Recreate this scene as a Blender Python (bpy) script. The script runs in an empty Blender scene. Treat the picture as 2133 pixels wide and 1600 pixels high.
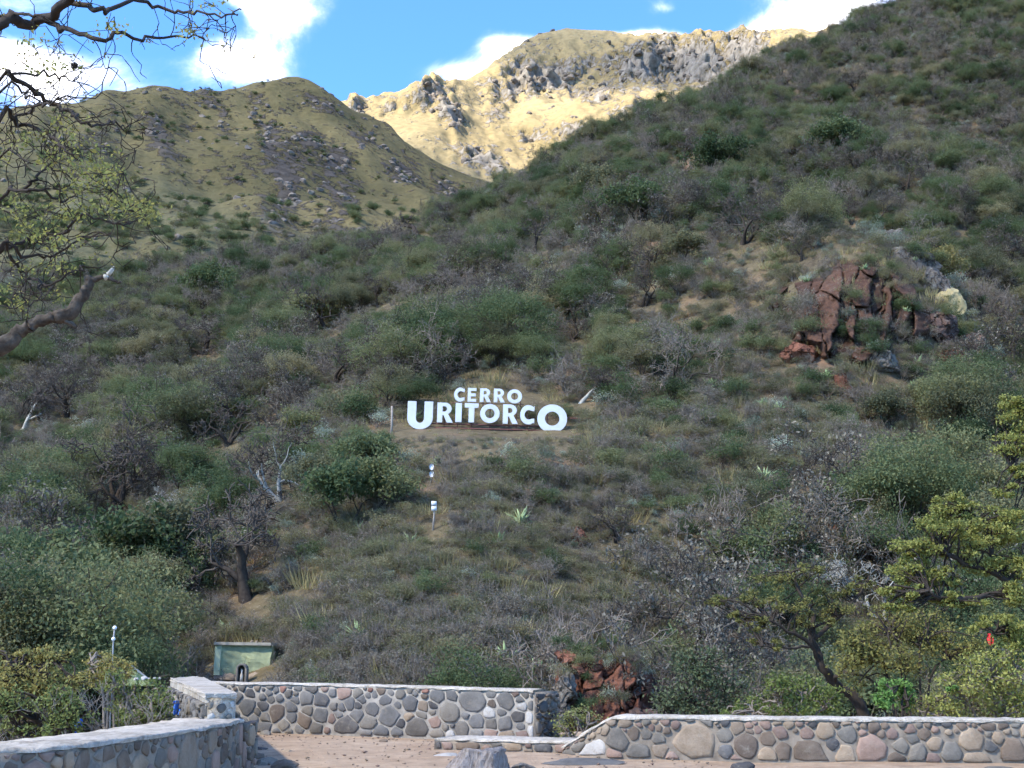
import bpy, bmesh, math, random
import numpy as np
from mathutils import Vector, Matrix

# ---------------------------------------------------------------- camera, sky, sun, exposure
SC = bpy.context.scene
COL = SC.collection
R = math.radians
W0, H0 = 2133.0, 1600.0
FPX = 2575.0
PITCH = R(12.3)
EYE = np.array([0.0, 0.0, 1.65])
cam_d = bpy.data.cameras.new('camera')
cam_d.sensor_width = 36.0
cam_d.lens = 36.0 * FPX / W0
cam_d.clip_end = 20000
cam = bpy.data.objects.new('camera', cam_d)
cam.location = EYE
cam.rotation_euler = (R(90) + PITCH, 0, 0)
COL.objects.link(cam)
SC.camera = cam

SUN_DIR = Vector((-0.60, -0.42, 0.72)).normalized()      # towards the sun: behind and to the left
SUN_EL = math.asin(SUN_DIR.z)
SUN_AZ = math.atan2(SUN_DIR.x, SUN_DIR.y)
SC.view_settings.view_transform = 'Standard'
SC.view_settings.look = 'None'
SC.view_settings.gamma = 1
SC.view_settings.use_curve_mapping = False
SC.view_settings.exposure = 2.9
SKY_STRENGTH = 0.115
SUN_STRENGTH = 2.0
sun_d = bpy.data.lights.new('sun', 'SUN')
sun_d.energy = SUN_STRENGTH
sun_d.angle = R(2.0)
sun_d.color = (1.0, 0.90, 0.74)
sun = bpy.data.objects.new('sun', sun_d)
sun.rotation_euler = SUN_DIR.to_track_quat('Z', 'Y').to_euler()
sun.location = (-60, -60, 120)
COL.objects.link(sun)

cy = SC.cycles
cy.max_bounces = 3; cy.diffuse_bounces = 2; cy.glossy_bounces = 1
cy.use_adaptive_sampling = True; cy.adaptive_threshold = 0.03
cy.transmission_bounces = 3; cy.transparent_max_bounces = 4
cy.caustics_reflective = False; cy.caustics_refractive = False
try:
    cy.use_denoising = True
    cy.denoiser = 'OPENIMAGEDENOISE'
except Exception:
    pass

FWD = np.array([0, math.cos(PITCH), math.sin(PITCH)])
UPV = np.array([0, -math.sin(PITCH), math.cos(PITCH)])
RGT = np.array([1.0, 0, 0])
def ray(px, py):
    return FWD + RGT * ((px - W0 / 2) / FPX) + UPV * ((H0 / 2 - py) / FPX)
def at(px, py, Y):
    d = ray(px, py)
    return EYE + d * (Y / d[1])
def at_z(px, py, z):
    d = ray(px, py)
    return EYE + d * ((z - EYE[2]) / d[2])
def project(P):
    v = np.asarray(P, float) - EYE
    f = v @ FWD
    f = np.where(np.abs(f) < 1e-6, 1e-6, f)
    return W0 / 2 + FPX * (v @ RGT) / f, H0 / 2 - FPX * (v @ UPV) / f, f

# ---------------------------------------------------------------- node helpers
def sock(node, name):
    return node.inputs[name]
class NT:
    def __init__(s, tree):
        s.t = tree
    def new(s, kind, **kw):
        n = s.t.nodes.new(kind)
        for k, v in kw.items():
            setattr(n, k, v)
        return n
    def link(s, a, b):
        s.t.links.new(a, b)
    def math(s, op, a, b=None, c=None, clamp=False):
        n = s.new('ShaderNodeMath', operation=op, use_clamp=clamp)
        for i, v in enumerate((a, b, c)):
            if v is None: continue
            if isinstance(v, (int, float)): n.inputs[i].default_value = v
            else: s.link(v, n.inputs[i])
        return n.outputs[0]
    def noise(s, vec, scale, detail=4.0, rough=0.55, dist=0.0):
        n = s.new('ShaderNodeTexNoise')
        n.inputs['Scale'].default_value = scale
        n.inputs['Detail'].default_value = detail
        n.inputs['Roughness'].default_value = rough
        n.inputs['Distortion'].default_value = dist
        if vec is not None: s.link(vec, n.inputs['Vector'])
        return n.outputs[0]
    def ramp(s, fac, stops, interp='LINEAR'):
        n = s.new('ShaderNodeValToRGB')
        e = n.color_ramp.elements
        n.color_ramp.interpolation = interp
        while len(e) < len(stops): e.new(0.5)
        for i, (p, c) in enumerate(stops):
            e[i].position = p
            e[i].color = (c[0], c[1], c[2], 1) if not isinstance(c, (int, float)) else (c, c, c, 1)
        s.link(fac, n.inputs[0])
        return n.outputs[0]
    def mix(s, fac, a, b, mode='MIX'):
        n = s.new('ShaderNodeMix', data_type='RGBA', blend_type=mode)
        for i, v in ((0, fac), (6, a), (7, b)):
            if isinstance(v, (int, float)): n.inputs[i].default_value = v
            elif isinstance(v, tuple): n.inputs[i].default_value = (v[0], v[1], v[2], 1)
            else: s.link(v, n.inputs[i])
        return n.outputs[2]

# world: Nishita sky with broken white cumulus
w = bpy.data.worlds.new('World'); SC.world = w; w.use_nodes = True
wt = NT(w.node_tree); w.node_tree.nodes.clear()
sky = wt.new('ShaderNodeTexSky', sky_type='NISHITA')
sky.sun_disc = False
sky.sun_elevation = SUN_EL
sky.sun_rotation = SUN_AZ
sky.altitude = 1000; sky.air_density = 1.0; sky.dust_density = 0.3; sky.ozone_density = 2.0
tc = wt.new('ShaderNodeTexCoord')
sep = wt.new('ShaderNodeSeparateXYZ'); wt.link(tc.outputs['Generated'], sep.inputs[0])
# stretch the noise so that clouds read as flattened towards the horizon
mp = wt.new('ShaderNodeMapping'); mp.inputs['Scale'].default_value = (1.0, 1.0, 1.7)
wt.link(tc.outputs['Generated'], mp.inputs[0])
n1 = wt.noise(mp.outputs[0], 6.0, 12.0, 0.64, 0.35)
field = wt.math('MULTIPLY', wt.math('SUBTRACT', n1, 0.5), 2.4)
CLOUDS = [(90, 165, 170, 75, .55), (255, 175, 80, 40, .25), (500, 128, 110, 42, .58), (615, 10, 110, 40, .55), (950, 150, 90, 28, .62),
          (1045, 100, 50, 34, .55), (1290, 82, 150, 18, .80), (1690, 45, 140, 66, .6), (1385, 18, 46, 14, .35), (1560, 90, 60, 34, .30),
          (830, 60, 120, 90, -.95), (1190, 25, 150, 40, -.85), (340, 70, 80, 46, -.7), (1460, 45, 80, 40, -.75), (700, 150, 60, 60, -.8), (440, 30, 60, 26, -.65), (60, 60, 120, 30, -.35)]
blobs = None
for (px, py, rx, ry, a) in CLOUDS:
    d = ray(px, py); d = d / np.linalg.norm(d)
    dx = ray(px + rx, py); dx = dx / np.linalg.norm(dx)
    dz = ray(px, py - ry); dz = dz / np.linalg.norm(dz)
    u = wt.math('MULTIPLY', wt.math('SUBTRACT', sep.outputs[0], float(d[0])), float(1 / abs(dx[0] - d[0])))
    v = wt.math('MULTIPLY', wt.math('SUBTRACT', sep.outputs[2], float(d[2])), float(1 / abs(dz[2] - d[2])))
    q = wt.math('ADD', wt.math('MULTIPLY', u, u), wt.math('MULTIPLY', v, v))
    g = wt.math('MULTIPLY', wt.math('POWER', 2.718, wt.math('MULTIPLY', q, -0.8)), a)
    blobs = g if blobs is None else wt.math('ADD', blobs, g)
dens = wt.math('ADD', field, wt.math('ADD', blobs, 0.24))
cov = wt.math('POWER', wt.math('MULTIPLY', dens, 0.98, clamp=True), 4.0)
cl_b = wt.noise(mp.outputs[0], 9.0, 5.0, 0.5)
cl_col = wt.ramp(cl_b, [(0.3, (11.5, 10.5, 9.2)), (0.65, (19.0, 17.0, 14.4))])
skyc = wt.mix(1.0, sky.outputs[0], (0.255, 0.42, 0.60), "MULTIPLY")
col = wt.mix(cov, skyc, cl_col)
bg = wt.new('ShaderNodeBackground'); bg.inputs[1].default_value = SKY_STRENGTH
wt.link(col, bg.inputs[0])
wo = wt.new('ShaderNodeOutputWorld'); wt.link(bg.outputs[0], wo.inputs[0])

# ---------------------------------------------------------------- materials
def new_mat(name):
    m = bpy.data.materials.new(name); m.use_nodes = True
    m.node_tree.nodes.clear()
    t = NT(m.node_tree)
    return m, t
def finish(t, col, rough=0.9, bump=None, bump_s=0.3, bump_d=0.02, transl=0.0, spec=0.15):
    b = t.new('ShaderNodeBsdfPrincipled')
    if isinstance(col, tuple): b.inputs['Base Color'].default_value = (*col, 1)
    else: t.link(col, b.inputs['Base Color'])
    b.inputs['Roughness'].default_value = rough
    b.inputs['Specular IOR Level'].default_value = spec
    if bump is not None:
        bn = t.new('ShaderNodeBump'); bn.inputs['Strength'].default_value = bump_s
        bn.inputs['Distance'].default_value = bump_d
        t.link(bump, bn.inputs['Height']); t.link(bn.outputs[0], b.inputs['Normal'])
    out = t.new('ShaderNodeOutputMaterial')
    if transl > 0:
        tr = t.new('ShaderNodeBsdfTranslucent')
        if isinstance(col, tuple): tr.inputs[0].default_value = (*col, 1)
        else: t.link(col, tr.inputs[0])
        mx = t.new('ShaderNodeMixShader'); mx.inputs[0].default_value = transl
        t.link(b.outputs[0], mx.inputs[1]); t.link(tr.outputs[0], mx.inputs[2])
        t.link(mx.outputs[0], out.inputs[0])
    else:
        t.link(b.outputs[0], out.inputs[0])
def objrand(t):
    return t.new('ShaderNodeObjectInfo').outputs['Random']
def ocoord(t):
    return t.new('ShaderNodeTexCoord').outputs['Object']
def gpos(t):
    return t.new('ShaderNodeNewGeometry').outputs['Position']

def leaf_mat(name, stops, transl=0.42, patch=1.5):
    """foliage: hue differs from plant to plant and from clump to clump"""
    stops = [(p, (c[0] * 1.18, c[1] * 1.28, c[2] * 1.16)) for p, c in stops]
    m, t = new_mat(name)
    r = objrand(t)
    n = t.noise(ocoord(t), patch, 2.0)
    f = t.math('ADD', t.math('MULTIPLY', r, 0.95), t.math('MULTIPLY', t.math('SUBTRACT', n, 0.5), 0.7), clamp=True)
    c = t.ramp(f, stops)
    finish(t, c, 0.75, transl=transl, spec=0.2)
    return m
M = {}
M['leaf_green'] = leaf_mat('green_leaves', [(0, (.050, .070, .034)), (.3, (.085, .108, .052)), (.65, (.125, .140, .070)), (1, (.19, .175, .090))])
M['leaf_olive'] = leaf_mat('olive_leaves', [(0, (.085, .085, .052)), (.5, (.150, .140, .082)), (1, (.24, .20, .12))])
M['leaf_sage'] = leaf_mat('sage_leaves', [(0, (.13, .145, .11)), (.5, (.22, .235, .19)), (1, (.36, .37, .31))])
M['leaf_yellow'] = leaf_mat('yellow_green_leaves', [(0, (.16, .18, .045)), (.5, (.25, .26, .07)), (1, (.34, .31, .10))], .35)
M['leaf_ochre'] = leaf_mat('ochre_leaves', [(0, (.15, .13, .05)), (.5, (.22, .18, .075)), (1, (.30, .21, .10))], .3)
M['leaf_bright'] = leaf_mat('fresh_green_leaves', [(0, (.10, .17, .045)), (.5, (.15, .24, .07)), (1, (.20, .28, .09))], .35)
M['leaf_grey'] = leaf_mat('withered_leaves', [(0, (.10, .088, .080)), (.5, (.16, .138, .122)), (1, (.24, .20, .165))], .3)
M['agave'] = leaf_mat('agave_leaves', [(0, (.12, .17, .09)), (.5, (.18, .24, .13)), (1, (.30, .34, .20))], .1)
M['dry_grass'] = leaf_mat('dry_grass', [(0, (.17, .135, .07)), (.5, (.26, .205, .105)), (1, (.36, .29, .155))], .3)

def bark_mat(name, a, b, scale=6.0):
    a = (a[0], a[1] * .98, a[2] * .90); b = (b[0], b[1] * .98, b[2] * .90)
    m, t = new_mat(name)
    n = t.noise(ocoord(t), scale, 6.0, 0.65)
    c = t.mix(objrand(t), t.ramp(n, [(.3, a), (.7, b)]), t.ramp(n, [(.3, tuple(x * .8 for x in a)), (.7, tuple(x * .85 for x in b))]))
    finish(t, c, 0.95, n, 0.6, 0.03)
    return m
M['bark_dark'] = bark_mat('dark_bark', (.028, .023, .021), (.070, .058, .051))
M['bark_grey'] = bark_mat('grey_bark', (.10, .085, .078), (.19, .165, .15))
M['twig_grey'] = bark_mat('grey_twigs', (.14, .12, .107), (.27, .235, .21), 3)
M['twig_dark'] = bark_mat('dark_grey_twigs', (.06, .052, .048), (.125, .108, .10), 3)
M['bark_white'] = bark_mat('bleached_wood', (.26, .26, .25), (.50, .50, .48))
M['dead_wood'] = bark_mat('weathered_dead_wood', (.028, .022, .019), (.135, .115, .10), 16.0)

def stone_mat(name, a, b, scale=5.0, lich=None, crag=0):
    m, t = new_mat(name)
    oc = ocoord(t); r = objrand(t)
    mpn = t.new('ShaderNodeVectorMath', operation='ADD'); t.link(oc, mpn.inputs[0])
    cmb = t.new('ShaderNodeCombineXYZ'); t.link(t.math('MULTIPLY', r, 40), cmb.inputs[0]); t.link(cmb.outputs[0], mpn.inputs[1])
    n = t.noise(mpn.outputs[0], scale, 7.0, 0.65)
    n2 = t.noise(mpn.outputs[0], scale * 6, 4.0, 0.7)
    c = t.ramp(t.math('ADD', t.math('MULTIPLY', n, .7), t.math('MULTIPLY', n2, .3)), [(.3, a), (.68, b)])
    c = t.mix(1.0, c, t.ramp(r, [(0, (.74, .74, .76)), (.5, (1, 1, 1)), (1, (1.22, 1.18, 1.13))]), 'MULTIPLY')
    if scale >= 3:
        sm = t.noise(mpn.outputs[0], scale * 1.3, 6.0, 0.72, .4)
        c = t.mix(t.ramp(sm, [(.56, 0.0), (.70, .75)]), c, (.235, .213, .178))
        st = t.noise(gpos(t), .9, 5.0, .6)
        c = t.mix(1.0, c, t.ramp(st, [(.3, (.68, .66, .63)), (.6, (1.05, 1.04, 1.02))]), 'MULTIPLY')
    if lich:
        ln = t.noise(mpn.outputs[0], scale * 1.7, 6.0, 0.7)
        c = t.mix(t.ramp(ln, [(.56, 0.0), (.66, 0.8)]), c, lich)
    hgt = t.math('ADD', n, t.math('MULTIPLY', n2, .5))
    if crag:
        mpv = t.new('ShaderNodeMapping'); mpv.inputs['Scale'].default_value = (1.0, 1.0, .45); t.link(mpn.outputs[0], mpv.inputs[0])
        vo = t.new('ShaderNodeTexVoronoi', feature='DISTANCE_TO_EDGE'); vo.inputs['Scale'].default_value = crag
        wv = t.new('ShaderNodeVectorMath', operation='ADD'); t.link(mpv.outputs[0], wv.inputs[0])
        nn = t.new('ShaderNodeTexNoise'); nn.inputs['Scale'].default_value = 1.5; t.link(mpn.outputs[0], nn.inputs['Vector']); t.link(nn.outputs['Color'], wv.inputs[1])
        t.link(wv.outputs[0], vo.inputs['Vector'])
        e = t.ramp(vo.outputs[0], [(0.0, 0.0), (.07, 1.0)])
        hgt = t.math('ADD', hgt, t.math('MULTIPLY', e, .6))
        c = t.mix(1.0, c, t.ramp(e, [(0, (.55, .52, .5)), (1, (1, 1, 1))]), 'MULTIPLY')
    finish(t, c, 0.92, hgt, 0.9 if crag else 0.5, 0.25 if crag else 0.03)
    return m
M['st_blue'] = stone_mat('blue_grey_stone', (.105, .106, .106), (.195, .192, .184))
M['st_dark'] = stone_mat('dark_basalt_stone', (.062, .062, .064), (.125, .122, .12))
M['st_grey'] = stone_mat('grey_stone', (.120, .112, .099), (.225, .208, .18))
M['st_pink'] = stone_mat('pink_granite_stone', (.19, .134, .108), (.30, .225, .19))
M['st_tan'] = stone_mat('tan_stone', (.20, .155, .11), (.34, .28, .215))
M['st_white'] = stone_mat('white_quartz_stone', (.36, .35, .325), (.52, .505, .475))
M['st_brown'] = stone_mat('brown_stone', (.115, .089, .070), (.205, .168, .135))
M['st_red'] = stone_mat('red_stone', (.20, .10, .08), (.30, .18, .145))
M['rock_red'] = stone_mat('red_rock', (.10, .042, .028), (.22, .102, .066), 0.9, None, 1.3)
M['rock_brown'] = stone_mat('brown_rock', (.075, .050, .040), (.17, .113, .092), 0.8, (.20, .19, .16), 1.1)
M['rock_grey'] = stone_mat('grey_rock', (.09, .082, .073), (.19, .175, .155), 1.2, (.24, .24, .21), 1.4)
M['rock_lichen'] = stone_mat('lichen_rock', (.22, .19, .10), (.42, .36, .20), 1.1)

def plain(name, c, rough=0.7, var=0.12, scale=8.0, spec=0.3, bump=0.0):
    m, t = new_mat(name)
    n = t.noise(ocoord(t), scale, 5.0, 0.6)
    cc = t.ramp(n, [(.25, tuple(max(0, x * (1 - var)) for x in c)), (.75, tuple(min(1, x * (1 + var)) for x in c))])
    finish(t, cc, rough, n if bump else None, bump, 0.02, spec=spec)
    return m
def coping_mat():
    m, t = new_mat('lime_coping')
    p = gpos(t)
    n = t.noise(p, 1.3, 6, .65); n2 = t.noise(p, 9.0, 6, .7); n3 = t.noise(p, 34.0, 3, .6)
    c = t.ramp(n, [(.3, (.36, .32, .26)), (.5, (.50, .455, .385)), (.72, (.60, .555, .485))])
    c = t.mix(1.0, c, t.ramp(n2, [(.32, (.55, .54, .52)), (.55, (1, 1, 1)), (.75, (1.12, 1.11, 1.1))]), 'MULTIPLY')
    c = t.mix(t.ramp(n3, [(.62, 0.0), (.72, .5)]), c, (.24, .22, .19))
    finish(t, c, .97, t.math('ADD', n2, t.math('MULTIPLY', n3, .5)), 1.0, .05, spec=.05)
    return m
M['mortar'] = plain('mortar', (.275, .252, .215), .95, .40, 5.0, .1, .6)
M['mortar_tan'] = plain('tan_mortar', (.235, .20, .158), .95, .42, 5.0, .1, .6)
M['coping'] = coping_mat()
M['sign_white'] = plain('white_sign_paint', (.58, .61, .64), .6, .09, 1.6)
M['rust'] = plain('red_oxide_steel', (.13, .055, .045), .8, .3, 8)
M['post_wood'] = plain('pale_post_wood', (.30, .26, .22), .9, .3, 8)
M['tank_green'] = plain('pale_green_limewash', (.285, .325, .20), .9, .22, 3.5, .1, .9)
M['tank_lit'] = plain('lit_green_limewash', (.42, .48, .33), .9, .12, 3.5, .1, .5)  # same limewash, light falling on the left pilaster put into the colour
M['tank_rim'] = plain('grey_concrete_rim', (.30, .285, .24), .95, .25, 5, .1, .6)
M['globe'] = plain('white_globe', (.85, .86, .84), .35, .02, 2)
M['metal_grey'] = plain('grey_metal', (.30, .30, .30), .6, .2, 8)
M['tent_green'] = plain('lime_tent_fabric', (.27, .31, .15), .8, .08, 4)
M['tent_grey'] = plain('grey_tent_fabric', (.24, .255, .255), .8, .08, 4)
M['cloth_blue'] = plain('blue_cloth', (.06, .20, .60), .8, .25, 6)
M['cloth_red'] = plain('red_cloth', (.55, .03, .035), .7, .15, 6)
M['niche'] = plain('dark_niche', (.05, .045, .04), .9, .2, 6)
M['nest'] = plain('nest_twigs', (.06, .045, .035), .95, .3, 20)

# ---------------------------------------------------------------- mesh and object helpers
def mesh_np(name, V, F, mats=(), smooth=False, midx=None):
    """V (n,3); F (m,k) int array, or list of such arrays (different k)"""
    me = bpy.data.meshes.new(name)
    V = np.ascontiguousarray(V, dtype=np.float32)
    Fs = F if isinstance(F, list) else [F]
    Fs = [np.asarray(f, dtype=np.int32) for f in Fs if len(f)]
    me.vertices.add(len(V)); me.vertices.foreach_set('co', V.ravel())
    nl = sum(f.size for f in Fs); npoly = sum(len(f) for f in Fs)
    me.loops.add(nl); me.polygons.add(npoly)
    me.loops.foreach_set('vertex_index', np.concatenate([f.ravel() for f in Fs]))
    tot = np.concatenate([np.full(len(f), f.shape[1], np.int32) for f in Fs])
    st = np.concatenate([[0], np.cumsum(tot)[:-1]]).astype(np.int32)
    me.polygons.foreach_set('loop_start', st)
    if midx is not None: me.polygons.foreach_set('material_index', np.asarray(midx, np.int32))
    if smooth: me.polygons.foreach_set('use_smooth', np.ones(npoly, bool))
    for m in mats: me.materials.append(M[m] if isinstance(m, str) else m)
    me.update(calc_edges=True)
    return me
def link(name, data, parent=None, loc=None, rot=None, scale=None):
    o = bpy.data.objects.new(name, data)
    COL.objects.link(o)
    if parent is not None: o.parent = parent
    if loc is not None: o.location = loc
    if rot is not None: o.rotation_euler = rot
    if scale is not None: o.scale = scale if hasattr(scale, '__len__') else (scale,) * 3
    return o
def tag(o, label=None, cat=None, group=None, kind=None):
    if label: o['label'] = label
    if cat: o['category'] = cat
    if group: o['group'] = group
    if kind: o['kind'] = kind
    return o
class MB:
    """collects shapes into one mesh"""
    def __init__(s): s.V = []; s.T = []; s.Q = []; s.n = 0; s.mt = []; s.mq = []
    def add(s, V, T=None, Q=None, m=0):
        V = np.asarray(V, float).reshape(-1, 3)
        if T is not None and len(T):
            T = np.asarray(T, int) + s.n; s.T.append(T); s.mt += [m] * len(T)
        if Q is not None and len(Q):
            Q = np.asarray(Q, int) + s.n; s.Q.append(Q); s.mq += [m] * len(Q)
        s.V.append(V); s.n += len(V)
    def box(s, c, h, rz=0, m=0):
        c = np.asarray(c, float); h = np.asarray(h, float)
        P = np.array([[x, y, z] for z in (-1, 1) for y in (-1, 1) for x in (-1, 1)], float) * h
        ca, sa = math.cos(rz), math.sin(rz)
        P = P @ np.array([[ca, sa, 0], [-sa, ca, 0], [0, 0, 1]]) + c
        s.add(P, Q=[[0, 2, 3, 1], [4, 5, 7, 6], [0, 1, 5, 4], [2, 6, 7, 3], [0, 4, 6, 2], [1, 3, 7, 5]], m=m)
    def tube(s, pts, rad, n=5, m=0, cap=True):
        pts = np.asarray(pts, float); k = len(pts)
        rad = np.broadcast_to(np.asarray(rad, float), (k,))
        t = np.gradient(pts, axis=0); t /= np.linalg.norm(t, axis=1, keepdims=True) + 1e-9
        ref = np.array([0.31, 0.17, 0.93]) if abs(t[0, 2]) < 0.9 else np.array([0.93, 0.2, 0.1])
        a = np.cross(t, ref); a /= np.linalg.norm(a, axis=1, keepdims=True) + 1e-9
        b = np.cross(t, a)
        th = np.arange(n) * 2 * math.pi / n
        V = pts[:, None, :] + rad[:, None, None] * (np.cos(th)[None, :, None] * a[:, None, :] + np.sin(th)[None, :, None] * b[:, None, :])
        i = np.arange(k - 1)[:, None] * n; j = np.arange(n)[None, :]; j2 = (j + 1) % n
        Q = np.stack([i + j, i + j2, i + n + j2, i + n + j], -1).reshape(-1, 4)
        V = V.reshape(-1, 3); T = []
        if cap:
            T = [[0, x + 1, x] for x in range(1, n - 1)]
            e = (k - 1) * n
            T += [[e, e + x, e + x + 1] for x in range(1, n - 1)]
        s.add(V, T=T, Q=Q, m=m)
    def mesh(s, name, mats, smooth=False):
        V = np.concatenate(s.V)
        F = []; mi = []
        if s.T: F.append(np.concatenate(s.T)); mi += s.mt
        if s.Q: F.append(np.concatenate(s.Q)); mi += s.mq
        return mesh_np(name, V, F, mats, smooth, mi)
def part(name, mb, mats, parent, smooth=False, loc=None):
    return link(name, mb.mesh(name, mats if isinstance(mats, (list, tuple)) else [mats], smooth), parent, loc)
def empty(name, loc=(0, 0, 0), rz=0):
    o = link(name, None, None, loc, (0, 0, rz)); o.empty_display_size = 0.3
    return o

# ---------------------------------------------------------------- numpy noise
def _h(ix, iy, seed):
    n = (ix.astype(np.int64) * 374761393 + iy.astype(np.int64) * 668265263 + seed * 1442695041) & 0xffffffff
    n = ((n ^ (n >> 13)) * 1274126177) & 0xffffffff
    return ((n ^ (n >> 16)) & 0xffff) / 65535.0
def vnoise(x, y, seed=0):
    x = np.asarray(x, float); y = np.asarray(y, float)
    ix = np.floor(x); iy = np.floor(y); fx = x - ix; fy = y - iy
    fx = fx * fx * fx * (fx * (fx * 6 - 15) + 10); fy = fy * fy * fy * (fy * (fy * 6 - 15) + 10)
    a = _h(ix, iy, seed); b = _h(ix + 1, iy, seed); c = _h(ix, iy + 1, seed); d = _h(ix + 1, iy + 1, seed)
    return (a + (b - a) * fx) * (1 - fy) + (c + (d - c) * fx) * fy - 0.5
def fbm(x, y, oct=4, seed=0, gain=0.5):
    s = 0; a = 1.0
    for o in range(oct):
        s = s + a * vnoise(x * 2 ** o + 17.3 * o, y * 2 ** o - 9.1 * o, seed + o); a *= gain
    return s
def ridged(x, y, oct=4, seed=0, gain=0.5):
    s = 0; a = 1.0
    for o in range(oct):
        s = s + a * (0.5 - 2 * np.abs(vnoise(x * 2 ** o + 7.7 * o, y * 2 ** o + 3.3 * o, seed + o))); a *= gain
    return s
def smooth01(a, b, x):
    t = np.clip((x - a) / (b - a), 0, 1)
    return t * t * (3 - 2 * t)
class Surf:
    """thin-plate height surface through world points"""
    def __init__(s, P, scale, lam=1e-3):
        P = np.asarray(P, float); s.sc = scale
        s.X = P[:, :2] / scale
        n = len(P)
        A = np.zeros((n + 3, n + 3))
        A[:n, :n] = s.phi(s.X, s.X) + lam * np.eye(n)
        A[:n, n] = 1; A[:n, n + 1:] = s.X
        A[n, :n] = 1; A[n + 1:, :n] = s.X.T
        b = np.zeros(n + 3); b[:n] = P[:, 2]
        s.w = np.linalg.solve(A, b)
    def phi(s, A, B):
        d2 = ((A[:, None, :] - B[None, :, :]) ** 2).sum(-1)
        return 0.5 * d2 * np.log(d2 + 1e-12)
    def __call__(s, x, y):
        x = np.asarray(x, float); sh = x.shape
        Q = np.stack([x.ravel(), np.asarray(y, float).ravel()], -1) / s.sc
        out = np.empty(len(Q))
        for i in range(0, len(Q), 20000):
            q = Q[i:i + 20000]
            out[i:i + 20000] = s.phi(q, s.X) @ s.w[:-3] + s.w[-3] + q @ s.w[-2:]
        return out.reshape(sh)

# ---------------------------------------------------------------- the wooded hillside
HC = []
for (px, py, Y) in [
    (-350, 1370, 44), (100, 1370, 46), (500, 1400, 44.5), (700, 1385, 41), (900, 1390, 39.5), (1100, 1400, 40), (1300, 1395, 43), (1500, 1400, 44), (1800, 1400, 46), (2150, 1400, 48), (2500, 1400, 50),
    (-350, 1230, 64), (100, 1230, 62), (500, 1262, 52), (700, 1230, 48.5), (900, 1200, 48), (1300, 1200, 52), (1700, 1200, 53), (2130, 1220, 58), (2500, 1230, 62),
    (-350, 1050, 100), (100, 1050, 88), (400, 1050, 76), (650, 1050, 63), (900, 1040, 57), (1150, 1040, 58), (1500, 1050, 61), (1800, 1050, 62), (2130, 1080, 70), (2500, 1080, 78),
    (-350, 900, 140), (100, 900, 122), (450, 910, 100), (700, 915, 78), (850, 920, 70), (1010, 922, 70), (1170, 925, 70), (850, 893, 74.5), (1010, 897, 74.5), (1170, 902, 74.5), (1400, 900, 74), (1700, 900, 75), (1900, 900, 78), (2130, 900, 92), (2500, 950, 105),
    (-350, 770, 178), (100, 770, 160), (450, 770, 134), (800, 780, 98), (1000, 780, 88), (1300, 780, 86), (1600, 770, 84), (1800, 790, 82), (2000, 790, 88), (2130, 770, 108), (2500, 770, 140),
    (-350, 670, 215), (100, 670, 198), (450, 670, 172), (800, 670, 132), (1100, 660, 112), (1350, 650, 104), (1580, 650, 96),
    (1650, 600, 93), (1800, 590, 91), (1930, 620, 93), (2040, 700, 97),
    (1600, 475, 113), (1750, 458, 108), (1870, 500, 104), (1450, 440, 130), (1400, 540, 117), (1950, 560, 100),
    (-350, 610, 245), (100, 615, 238), (400, 590, 228), (650, 560, 212), (900, 545, 175), (1150, 530, 150),
    (700, 525, 232), (860, 500, 226), (960, 440, 222), (1080, 385, 220), (1200, 320, 226), (1340, 270, 238), (1480, 205, 256), (1610, 130, 276), (1750, 75, 292), (1880, 35, 304), (2133, -70, 320), (2500, -220, 335),
    (1250, 450, 172), (1500, 330, 196), (1750, 380, 172), (1700, 230, 236), (2000, 420, 160), (2000, 250, 222), (2133, 520, 150), (2133, 350, 198), (2500, 400, 190), (2500, 100, 270), (2060, 620, 132)]:
    HC.append(at(px, py, Y))
def xz(px, Y, z):
    p = at(px, 800, Y); return np.array([p[0], Y, z])
for px in (-600, 0, 600, 1066, 1500, 2133, 2800):
    HC.append(xz(px, 36, -1.6 if px > 700 else -0.9))
    HC.append(xz(px, 31, -1.9 if px > 700 else -0.8))
    HC.append(xz(px, 20, -0.9)); HC.append(xz(px, 5, -0.7))
for x in (-40, 0, 40): HC.append(np.array([x, -40, -0.7]))
for (px, py, Y) in [(100, 615, 238), (650, 560, 212), (860, 500, 226), (1080, 385, 220), (1340, 270, 238), (1610, 130, 276), (1880, 35, 304), (2133, -70, 320), (2500, -220, 335), (-350, 610, 245)]:
    p = at(px, py, Y); HC.append(np.array([p[0] * 1.2, Y + 60, p[2] - 14])); HC.append(np.array([p[0] * 1.4, Y + 140, p[2] - 60]))
for (px, Y, z) in [(1550, 142, 44.5), (1700, 130, 39.5), (1800, 126, 35.5), (1880, 122, 31.0), (1960, 118, 27.0), (2045, 113, 24.0)]: HC.append(xz(px, Y, z))
hill_s = Surf(HC, 100.0, 2e-4)
def H(x, y):
    x = np.asarray(x, float); y = np.asarray(y, float)
    z = hill_s(x, y)
    d = np.clip((y - 42) / 120, 0, 1)
    flat = 1 - 0.85 * np.exp(-((x + 1.5) / 9) ** 2 - ((y - 74) / 5) ** 2)
    z = z + flat * (d * 5.0 * fbm(x / 34, y / 34, 3, 11) + np.clip((y - 34) / 25, 0, 1) * 0.9 * fbm(x / 6.5, y / 6.5, 3, 5))
    return z + 0.12 * fbm(x / 1.7, y / 1.7, 2, 9)
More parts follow.
